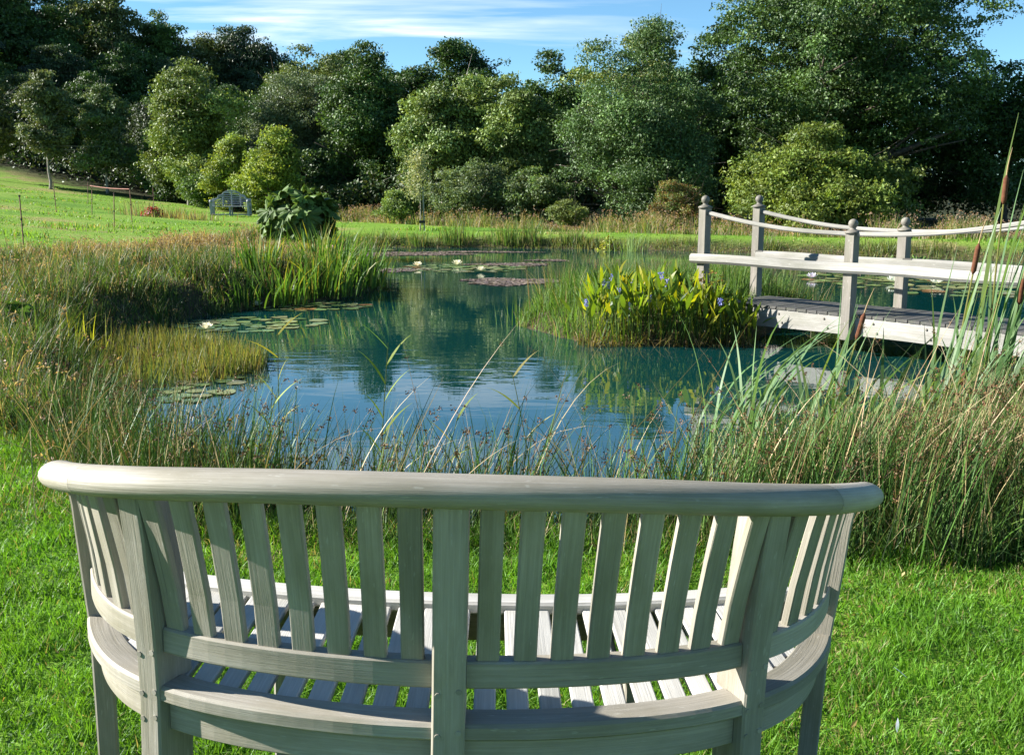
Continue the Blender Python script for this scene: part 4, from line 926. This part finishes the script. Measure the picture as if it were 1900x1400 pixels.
# ------------------------------------------------------------------ pickerel weed on the island
def pickerel():
    o = empty('pickerel_weed', (1.9, 12.3, WATER)); tag(o, 'big clump of pickerel weed with glowing yellow green leaves and blue flower spikes', 'water plant'); r = np.random.default_rng(9)
    g = Geo(); st = Geo(); n = 520
    x = r.uniform(-1.05, 1.0, n); y = r.uniform(-.38, .75, n); yb = y * (1 - .25 * np.abs(x)); h = (.36 + .36 * r.uniform(0, 1, n)) * (1 - .35 * np.clip((np.abs(x) - .75) / .4, 0, 1)) * (.8 + .3 * np.clip((yb + .4), 0, 1)) * np.interp(x, [.2, .75], [1, .62])
    cols = pick([(.17, .25, .025, 3), (.24, .29, .025, 2.6), (.095, .18, .03, 4), (.34, .33, .03, 1.2), (.06, .12, .03, 2)], n, .15, r); right = x > .45; cols[right] = cols[right] * .8
    az = r.uniform(0, pi, n); ld = r.uniform(0, 2 * pi, n); tilt = np.abs(r.normal(size=n)) * .28
    base = np.column_stack([x, yb, np.zeros(n)]); top = base + np.stack([np.cos(ld) * np.sin(tilt), np.sin(ld) * np.sin(tilt), np.cos(tilt)], -1) * h[:, None]
    V, F, C, Q = blades(top, r.uniform(.18, .32, n), r.uniform(.036, .066, n), az, ld, tilt * 1.3 + .05, np.abs(r.normal(size=n)) * .55, 6, cols, grow=.75); g.add(V, F, C)
    V, F, C, Q = blades(base - [0, 0, .05], h + .05, .011, az, ld, tilt, .0, 3, cols * .8, prof=9); st.add(V, F, C)
    m = 900; d = r.uniform(0, 1, m); xb = r.uniform(-1.1, 1.05, m); V, F, C, Q = blades(np.column_stack([xb, r.uniform(-.42, .2, m), np.full(m, -.03)]), r.uniform(.08, .32, m), .014, r.uniform(0, pi, m), r.uniform(0, 6.3, m), np.abs(r.normal(size=m)) * .7, np.abs(r.normal(size=m)) * .9, 4, pick([(.09, .07, .03), (.16, .12, .04), (.05, .07, .02), (.22, .17, .06)], m, .2, r)); st.add(V, F, C)
    g.obj('leaves', M['pickerel'], o); st.obj('stems', M['reed'], o)
    for fx, fz, fy in [(-.78, .70, .2), (-.73, .69, .1), (-.66, .76, .3), (-.62, .62, 0), (-.36, .59, -.1), (-.40, .70, .35), (-.27, .55, -.15), (-.53, .47, -.25), (-.06, .78, .3), (-.01, .71, .1), (-1.0, .48, 0), (.55, .52, -.3)]:
        q = Geo(); k = 46; P = np.column_stack([r.normal(size=k) * .013, r.normal(size=k) * .013, r.uniform(-.045, .045, k)]) + [fx, fy, fz]
        V, F, C = leaves(P, r.normal(size=(k, 3)), .024, .016, pick([(.30, .32, .72), (.22, .24, .60), (.40, .40, .75)], k, .15, r), fold=.3); q.add(V, F, C)
        v, f, _ = tube([(fx + .02, fy, 0), (fx + .01, fy, fz * .6), (fx, fy, fz + .03)], [.006, .005, .003], 5); q.add(v, f, (.08, .14, .04)); q.obj('flower_spike', M['flower'], o)
pickerel()

# ------------------------------------------------------------------ reedmace and reeds on the near bank
REED = [(.10, .18, .075), (.13, .21, .09), (.08, .15, .05), (.16, .22, .07)]
def reedmace(label, X, Y, n, H, W, spread, lean, bend, dirn, group, spikes=(), cols=REED, dspread=.8):
    z = max(float(ground(X, Y)), WATER) - .03; o = empty('reedmace', (X, Y, z)); tag(o, label, 'reedmace', group); r = rng; g = Geo()
    P = r.normal(size=(n, 2)) * spread; ld = dirn + r.normal(size=n) * dspread
    V, F, C, Q = blades(np.column_stack([P, np.zeros(n)]), H * r.uniform(.6, 1.05, n), W * r.uniform(.7, 1.2, n), ld + pi / 2 + r.normal(size=n) * .5, ld, np.abs(r.normal(size=n)) * lean, bend * (.55 + .5 * np.abs(r.normal(size=n))) + .05, 10, pick(cols, n, .15), prof=2.6, w0=.85)
    g.add(V, F, C).obj('leaves', M['reed'], o)
    for (dx, dy, h, ln, tx) in spikes:
        s = Geo(); t = np.linspace(0, 1, 8); path = np.column_stack([dx + tx * t ** 1.6, np.full(8, dy), h * t]); v, f, _ = tube(path, np.linspace(.008, .0045, 8), 6); s.add(v, f, (.22, .22, .07)); so = s.obj('flower_stalk', M['reed'], o)
        p1 = path[-1]; d = norm(path[-1] - path[-2]); a = np.linspace(0, 1, 9); rr = .0155 * np.minimum(1, np.minimum(a, 1 - a) * 9 + .25); v, f, _ = tube(p1 + d * (a * ln)[:, None], rr, 12); Geo().add(v, f).obj('seed_spike', M['spike'], so, True)
        v, f, _ = tube(p1 + d * (ln + np.linspace(0, .16, 4))[:, None] + np.array([[0, 0, 0], [.002, 0, 0], [.008, 0, 0], [.016, 0, 0]]), [.005, .004, .003, .0012], 5); Geo().add(v, f, (.40, .30, .17)).obj('stalk_tip', M['reed'], so)
GR = 'reedmace plants on the near right bank'
reedmace('tallest reedmace by the right edge of the photo, rising far above the bridge rail', 2.86, 6.15, 13, 2.08, 0.033, 0.085, .10, .16, .0, GR, [(.02, 0, 1.62, .17, .03), (.16, .03, 1.02, .16, .05)])
reedmace('tall upright reedmace with a brown spike standing before the bridge handrail', 2.62, 6.1, 9, 1.75, 0.028, 0.052, .09, .14, .3, GR, [(.02, 0, 1.28, .185, .10)])
reedmace('reedmace whose brown spike stands before the second bridge post', 1.98, 6.3, 17, 1.35, 0.028, 0.065, .14, .35, .2, GR, [(.02, 0, .93, .175, .14)])
reedmace('lower reedmace with a short half hidden brown spike', 2.45, 5.75, 18, 1.15, 0.025, 0.078, .2, .5, .5, GR, [(.05, -.05, .60, .10, .05)])
reedmace('reedmace with leaves arching to the right in front of the bridge side board', 1.5, 6.5, 22, 1.30, 0.030, 0.078, .16, 1.5, .15, GR, cols=[(.12, .21, .10), (.14, .23, .10), (.09, .17, .07)])
reedmace('arching reedmace left of the others, leaves drooping over the open water', 1.28, 6.7, 11, 1.15, 0.028, 0.065, .12, 1.5, .3, GR, cols=[(.12, .21, .09), (.10, .19, .07)])
reedmace('broad leaved reedmace leaning right under the bridge deck', 1.85, 5.9, 27, 1.15, 0.037, 0.104, .40, .8, .1, GR)
reedmace('slanting reedmace leaves between the two spikes before the bridge', 2.25, 6.0, 30, 1.15, 0.037, 0.117, .45, .7, .05, GR)
reedmace('leaning reedmace at the foot of the tallest one', 2.75, 5.8, 27, 1.2, 0.035, 0.117, .35, .7, .0, GR)
reedmace('slender reedmace at the right frame edge beside the tallest one', 3.08, 6.3, 9, 1.85, 0.026, 0.08, .12, .25, .3, GR)
reedmace('reedmace half out of the photo at its right edge', 3.3, 5.7, 27, 1.35, 0.025, 0.156, .22, .5, .4, GR)

def reed(label, X, Y, H, leanx, cols, nl=6, seed=0):
    r = np.random.default_rng(seed); z = float(ground(X, Y)); o = empty('common_reed', (X, Y, z)); tag(o, label, 'reed', 'single reeds on the near bank'); t = np.linspace(0, 1, 9)
    path = np.column_stack([leanx * t ** 1.5, 0 * t, H * t]); v, f, _ = tube(path, np.linspace(.0038, .0015, 9), 5); Geo().add(v, f, (.14, .17, .05)).obj('stem', M['reed'], o)
    i = np.linspace(.42, .97, nl); B = np.stack([np.interp(i, t, path[:, k]) for k in range(3)], -1); sg = np.where(np.arange(nl) % 2, 0, pi) + r.normal(size=nl) * .4
    V, F, C, Q = blades(B, r.uniform(.16, .26, nl), .015, sg + pi / 2 + .9, sg, .55 + r.uniform(-.2, .3, nl), .5, 6, pick(cols, nl, .1), prof=2.2, w0=.5); Geo().add(V, F, C).obj('leaves', M['reed'], o)
RC = [(.20, .30, .04), (.14, .24, .035), (.26, .32, .05)]
reed('fresh green reed with narrow paired leaves in front of the open water', -.64, 4.75, .92, .06, RC, 7, 1)
reed('reed with a yellowing top above the lily pads', -1.22, 5.2, 1.05, .02, [(.38, .33, .06), (.3, .3, .06)], 6, 2)
reed('low reed with bright green drooping leaves left of the open water', -1.18, 4.75, .62, .05, RC, 5, 3)
reed('thin reed leaning left at the middle of the near bank', .12, 4.7, .82, -.12, [(.22, .26, .08), (.3, .26, .1)], 4, 4)
reed('small reed with a single bent yellow leaf right of the green one', -.35, 4.6, .55, .10, [(.34, .31, .05), (.2, .26, .05)], 4, 5)

# ------------------------------------------------------------------ water lilies
def pad_mesh(seed):
    r = np.random.default_rng(seed); k = 26; th = np.linspace(.16, 2 * pi - .16, k); rr = 1 + .05 * np.sin(th * 3 + seed) + r.normal(size=k) * .012
    V = [(0, 0, 0.0)] + [(x * .55 * math.cos(a), x * .55 * math.sin(a), .012) for a, x in zip(th, rr)] + [(x * math.cos(a), x * math.sin(a), .018 + .05 * max(0, math.sin(a * 2 + seed)) ** 4) for a, x in zip(th, rr)]
    j = np.arange(k - 1); return np.array(V), [np.stack([np.zeros(k - 1, int), 1 + j, 2 + j], -1), np.stack([1 + j, 1 + k + j, 2 + k + j, 2 + j], -1)]
PADM = []
for s, c in enumerate([(.12, .19, .06), (.16, .22, .08), (.09, .15, .05), (.22, .24, .10), (.24, .13, .05), (.20, .20, .10)]):
    V, F = pad_mesh(s); me = make_mesh('lily_pad', V, F, np.tile(c, (len(V), 1))); me.materials.append(M['pad']); PADM.append(me)
def pads(n, cx, cy, rx, ry, r0, label, group, seed, w=(4, 4, 3, 3, .6, 2)):
    r = np.random.default_rng(seed); pts = []; tries = 0
    while len(pts) < n and tries < n * 60:
        tries += 1; a = r.uniform(0, 2 * pi); q = math.sqrt(r.uniform()); x = cx + rx * q * math.cos(a); y = cy + ry * q * math.sin(a); R = r0 * r.uniform(.65, 1.2)
        if any((x - u) ** 2 + (y - v) ** 2 < (.78 * (R + t)) ** 2 for u, v, t in pts): continue
        if float(shore(np.array([x]), np.array([y]))[0][0]) > -.08: continue
        pts.append((x, y, R))
    w = np.array(w) / sum(w)
    for x, y, R in pts:
        o = bpy.data.objects.new('lily_pad', PADM[r.choice(6, p=w)]); COL.objects.link(o); o.location = (x, y, WATER + .004 + r.uniform(0, .006)); o.scale = (R, R, R); o.rotation_euler = (r.normal() * .02, r.normal() * .02, r.uniform(0, 6.3))
        tag(o, label, 'lily pad', group)
pads(55, -1.25, 24.2, 1.75, 1.3, .15, 'green lily pad of the raft in the middle of the pond', 'lily pads in the middle of the pond', 1)
pads(30, -3.15, 16.15, .85, .62, .12, 'yellowish lily pad floating below the iris clumps', 'lily pads below the irises', 2, (2, 3, 1, 5, 1, 4))
pads(42, -3.55, 14.0, 1.0, .85, .12, 'green lily pad of the raft on the left inlet', 'lily pads on the left inlet', 3)
pads(14, -2.85, 9.35, .30, .75, .11, 'lily pad tucked against the near left bank', 'lily pads by the near left bank', 4)
pads(125, 9.0, 20.6, 3.0, 3.3, .19, 'lily pad of the raft seen behind the bridge', 'lily pads behind the bridge', 5, (3, 3, 2, 5, 1, 3))
pads(16, -5.0, 31.4, 1.3, .8, .17, 'lily pad on the far water below the large gunnera', 'lily pads below the large gunnera', 6)
def lily(label, X, Y, s, col, seed):
    r = np.random.default_rng(seed); o = empty('water_lily', (X, Y, WATER + .02)); tag(o, label, 'water lily', 'water lily flowers'); g = Geo()
    for ring, (m, el, L) in enumerate([(9, .35, 1.), (8, .75, .92), (6, 1.15, .75)]):
        az = np.arange(m) * 2 * pi / m + ring * .3 + r.normal(size=m) * .08
        V, F, C, Q = blades(np.zeros((m, 3)) + [0, 0, .01], s * L, s * .42, az + pi / 2, az, pi / 2 - el, -.5, 4, np.tile(col, (m, 1)) * r.uniform(.92, 1.05, (m, 1)), grow=.8); g.add(V, F, C)
    g.obj('petals', M['flower'], o); k = 14; V, F, C = leaves(r.normal(size=(k, 3)) * s * .1 + [0, 0, s * .3], r.normal(size=(k, 3)), s * .2, s * .08, (.75, .55, .05)); Geo().add(V, F, C).obj('stamens', M['flower'], o)
CR, PK = (.80, .76, .55), (.80, .45, .48)
for a in [('cream water lily, left one on the raft in the middle of the pond', -2.25, 24.5, .15, CR, 1), ('cream water lily, middle one on the raft in the middle of the pond', -1.33, 24.9, .17, CR, 2), ('cream water lily at the near edge of the middle raft', -.7, 23.1, .13, CR, 3),
          ('large white water lily behind the bridge, right one of two', 8.25, 19.9, .19, (.85, .85, .72), 4), ('large white water lily behind the bridge, left one of two', 7.55, 20.3, .18, (.85, .85, .72), 5), ('cream water lily beside the horsetails on the left', -4.0, 13.3, .12, CR, 6),
          ('cream water lily under the irises, left one of two', -4.0, 16.0, .12, CR, 7), ('cream water lily under the irises, right one of two', -3.5, 16.75, .12, CR, 8), ('pink water lily below the large gunnera', -5.6, 31.8, .17, PK, 9), ('pale lilac water lily behind the second rail of the bridge', 6.2, 21.2, .15, (.75, .70, .78), 10)]: lily(*a)
def weed_mat(label, X, Y, rx, ry, n, seed):
    r = np.random.default_rng(seed); a = r.uniform(0, 2 * pi, n); q = np.sqrt(r.uniform(0, 1, n)) * (1 + .22 * np.sin(a * 3 + seed) + .12 * np.sin(a * 7 + seed))
    P = np.column_stack([rx * q * np.cos(a), ry * q * np.sin(a), r.uniform(.002, .014, n)]); V, F, C = leaves(P, r.normal(size=(n, 3)) * .10 + [0, 0, 1], .085 * r.uniform(.6, 1.3, n), .055, pick([(.20, .15, .14), (.16, .12, .12), (.24, .19, .15), (.14, .12, .08)], n, .2, r), fold=.05)
    o = link('floating_weed', make_mesh('floating_weed', V, F, C), M['mat']); o.location = (X, Y, WATER); tag(o, label, 'floating weed', 'brown mats of floating weed')
weed_mat('large purplish brown mat of floating weed right of the middle lily raft', .05, 20.6, 1.05, .75, 3600, 1); weed_mat('thin brown mat of floating weed towards the far left shore', -3.0, 29.6, 1.5, .8, 2600, 2); weed_mat('narrow brown mat of floating weed near the far shore', -1.0, 30.6, 1.6, .35, 1500, 3)
weed_mat('small brown weed mat behind the large one', .95, 26.9, .5, .3, 500, 4); weed_mat('brown weed mat spread behind the middle lily raft', .0, 25.4, .95, .5, 1500, 5); weed_mat('brown weed mat left of the middle lily raft', -2.8, 23.6, .8, .5, 1000, 6)

# ------------------------------------------------------------------ sapling, fence, odds and ends
def sapling():
    X, Y = -3.3, 37.1; z = float(ground(X, Y)); o = empty('sapling', (X, Y, z)); tag(o, 'slim pale leaved sapling tied to a stake on the far lawn', 'tree'); H = 2.6; t = np.linspace(0, 1, 8)
    g = Geo().add(*tube(np.column_stack([.06 * np.sin(t * 3) - .06 * t, 0 * t, H * .95 * t - .1]), np.linspace(.028, .006, 8), 6)[:2]); tips = []
    for k in range(14):
        f = rng.uniform(.42, .95); a = rng.uniform(0, 6.3); p0 = np.array([-.06 * f, 0, H * .95 * f]); p1 = p0 + np.array([math.cos(a) * .45, math.sin(a) * .45, .25]) * (1.3 - f); tips += [p1, (p0 + p1) / 2]; g.add(*tube(np.array([p0, (p0 + p1) / 2 + [0, 0, .03], p1]), [.008, .005, .002], 4)[:2])
    g.obj('trunk', M['palebark'], o, True); tips = np.array(tips + [(-.06, 0, H)] * 3); i = rng.integers(0, len(tips), 1700); P = tips[i] + rng.normal(size=(1700, 3)) * [.15, .15, .18]
    V, F, C = leaves(P, rng.normal(size=(1700, 3)) + [0, 0, .3], .08, .055, pick([(.30, .33, .18), (.22, .27, .12), (.34, .35, .22)], 1700)); link('crown', make_mesh('crown', V, F, C), M['bush'], o)
    v, f, gr = bar((.16, .0, -.1), (.12, 0, 1.55), .05, .05); s = Geo().add(v, f, grain=gr).obj('stake', M['bridge'], o); v, f, gr = bar((-.03, 0, .32), (.19, 0, .32), .09, .09); Geo().add(v, f, grain=gr).obj('tree_tie', M['canvas'], s)
sapling()
def stakes():
    spots = [('nearest thin fence stake standing alone on the left of the lawn', -10.9, 23.0, 1.10), ('fence stake at the left end of the orange tape', -16.7, 38.0, 1.10), ('furthest fence stake, dark against the wood behind the orange tape', -19.6, 48, 1.0), ('fence stake under the middle of the orange tape', -15.4, 38.0, 1.08), ('fence stake second from the right on the lawn', -11.55, 30.0, 1.08), ('fence stake at the right end of the orange tape', -12.85, 35.0, 1.12), ('short fence stake against the wood right of the orange tape', -17.6, 51, .95)]
    first = None; tops = {}
    for k, (l, x, y, h) in enumerate(spots):
        if first is None:
            first = empty('fence_stake'); v, f, _ = tube([(0, 0, -.2), (.004, 0, .5), (0, 0, 1.1)], .011, 6); Geo().add(v, f).obj('rod', M['stake'], first)
            [Geo().add(*tube([(0, 0, q), (0, 0, q + .03)], .022, 8)[:2]).obj('insulator', M['canvas'], first) for q in (.55, 1.06)]; o = first
        else: o = copy_tree(first)
        o.location = (x, y, float(ground(x, y))); o.scale = (1.25, 1.25, h / 1.1); o.rotation_euler = (rng.normal() * .02, rng.normal() * .03, 0); tag(o, l, 'fence stake', 'thin stakes of the lawn fence'); tops[k] = np.array([x, y, float(ground(x, y)) + h - .03])
    g = Geo(); t = np.linspace(0, 1, 10)[:, None]; 
    for a, b, s in ((1, 3, .05), (3, 5, .03)):
        p = tops[a] + (tops[b] - tops[a]) * t - np.array([0, 0, 1]) * (s * np.sin(pi * t)); v, f, gr = sweep(p, (0, 0, 1.), (0, 1., 0), rectprof(.008, .024, .002)); g.add(v, f)
    tag(g.obj('fence_tape', M['tape']), 'sagging orange fence tape strung between three stakes on the lawn', 'fence tape')
stakes()
def petals():
    for k, (x, y, l) in enumerate([(1.0, 2.45, 'white feather on the grass right of the bench leg'), (1.14, 2.75, 'white feather lying further up the lawn on the right'), (.98, 2.05, 'white feather on the grass low at the right')]):
        V, F, C, Q = blades(np.zeros((1, 3)), .05, .012, .4 + k, 1.2 + k, 1.1, .3, 5, [(.75, .77, .8)], grow=.8); o = link('feather', make_mesh('feather', V, F, C), M['flower']); o.location = (x, y, float(ground(x, y)) + .035); tag(o, l, 'feather')
petals()

# ------------------------------------------------------------------ sky, sun, camera
def sky():
    w = bpy.data.worlds.new('World'); SC.world = w; w.use_nodes = True; nt = w.node_tree; nt.nodes.clear(); L = nt.links.new
    out = nt.nodes.new('ShaderNodeOutputWorld'); bg = nt.nodes.new('ShaderNodeBackground'); bg.inputs['Strength'].default_value = SKY_STRENGTH
    s = nt.nodes.new('ShaderNodeTexSky'); s.sky_type = 'NISHITA'; s.sun_disc = False; s.sun_elevation = rad(SUN_EL); s.sun_rotation = rad(-90 + SUN_AZ); s.altitude = 50; s.air_density = .7; s.dust_density = .0; s.ozone_density = 1.6
    tc = nt.nodes.new('ShaderNodeTexCoord'); sp = nt.nodes.new('ShaderNodeSeparateXYZ'); L(tc.outputs['Generated'], sp.inputs[0])
    # thin high cloud on a flat layer overhead
    ad = N(nt, 'ShaderNodeMath', operation='ADD'); ad.inputs[1].default_value = .10; L(sp.outputs[2], ad.inputs[0])
    mxz = N(nt, 'ShaderNodeMath', operation='MAXIMUM'); mxz.inputs[1].default_value = .05; L(ad.outputs[0], mxz.inputs[0])
    dx = N(nt, 'ShaderNodeMath', operation='DIVIDE'); L(sp.outputs[0], dx.inputs[0]); L(mxz.outputs[0], dx.inputs[1])
    dy = N(nt, 'ShaderNodeMath', operation='DIVIDE'); L(sp.outputs[1], dy.inputs[0]); L(mxz.outputs[0], dy.inputs[1])
    cb = nt.nodes.new('ShaderNodeCombineXYZ'); L(dx.outputs[0], cb.inputs[0]); L(dy.outputs[0], cb.inputs[1])
    mp = nt.nodes.new('ShaderNodeMapping'); mp.inputs['Rotation'].default_value = (0, 0, rad(12)); mp.inputs['Scale'].default_value = (.55, 1.5, 1); mp.inputs['Location'].default_value = CLOUD_LOC; L(cb.outputs[0], mp.inputs[0])
    n1 = N(nt, 'ShaderNodeTexNoise', Scale=1.0, Detail=7.0, Roughness=.55, Distortion=.5); L(mp.outputs[0], n1.inputs['Vector'])
    r1 = ramp(nt, [(.50, (0, 0, 0)), (.58, (.35, .35, .35)), (.68, (1, 1, 1))]); L(n1.outputs['Fac'], r1.inputs[0])
    # the cloud lies to the left and ahead, low in the sky
    rx = N(nt, 'ShaderNodeMapRange'); rx.inputs[1].default_value = .22; rx.inputs[2].default_value = -.05; L(sp.outputs[0], rx.inputs[0])
    rz = N(nt, 'ShaderNodeMapRange'); rz.inputs[1].default_value = .34; rz.inputs[2].default_value = .16; L(sp.outputs[2], rz.inputs[0])
    m1 = N(nt, 'ShaderNodeMath', operation='MULTIPLY'); L(r1.outputs[0], m1.inputs[0]); L(rx.outputs[0], m1.inputs[1])
    m2 = N(nt, 'ShaderNodeMath', operation='MULTIPLY'); L(m1.outputs[0], m2.inputs[0]); L(rz.outputs[0], m2.inputs[1])
    ry = N(nt, 'ShaderNodeMapRange'); ry.inputs[1].default_value = .3; ry.inputs[2].default_value = .7; L(sp.outputs[1], ry.inputs[0])
    m3 = N(nt, 'ShaderNodeMath', operation='MULTIPLY'); L(m2.outputs[0], m3.inputs[0]); L(ry.outputs[0], m3.inputs[1])
    blue = mixc(nt, 1.0, s.outputs[0], (.75, 1.04, 1.09), 'MULTIPLY'); c = mixc(nt, m3.outputs[0], blue, (7.5, 7.9, 8.1))
    L(c, bg.inputs[0]); L(bg.outputs[0], out.inputs[0])
SKY_STRENGTH = .055; CLOUD_LOC = (.3, .2, 0)
sky()
sun = bpy.data.lights.new('sun', 'SUN'); sun.energy = 5.0; sun.angle = rad(.5); sun.color = (1, .965, .90)
so = bpy.data.objects.new('sun', sun); COL.objects.link(so)
sd = np.array([-math.cos(rad(SUN_EL)) * math.cos(rad(SUN_AZ)), math.cos(rad(SUN_EL)) * math.sin(rad(SUN_AZ)), math.sin(rad(SUN_EL))])
from mathutils import Vector
so.rotation_euler = Vector(sd).to_track_quat('Z', 'Y').to_euler()

cam = bpy.data.cameras.new('camera'); cam.sensor_width = 36; cam.lens = 36.0; cam.clip_end = 3000; cam.clip_start = .05
co = bpy.data.objects.new('camera', cam); COL.objects.link(co); co.location = (0, 0, 1.42); co.rotation_euler = (rad(90) - math.atan(348 / 1900), 0, 0)
SC.camera = co
SC.view_settings.view_transform = 'Standard'; SC.view_settings.look = 'None'; SC.view_settings.exposure = 1.74; SC.view_settings.gamma = 1.0
SC.cycles.max_bounces = 8; SC.cycles.diffuse_bounces = 3; SC.cycles.glossy_bounces = 3; SC.cycles.transmission_bounces = 4
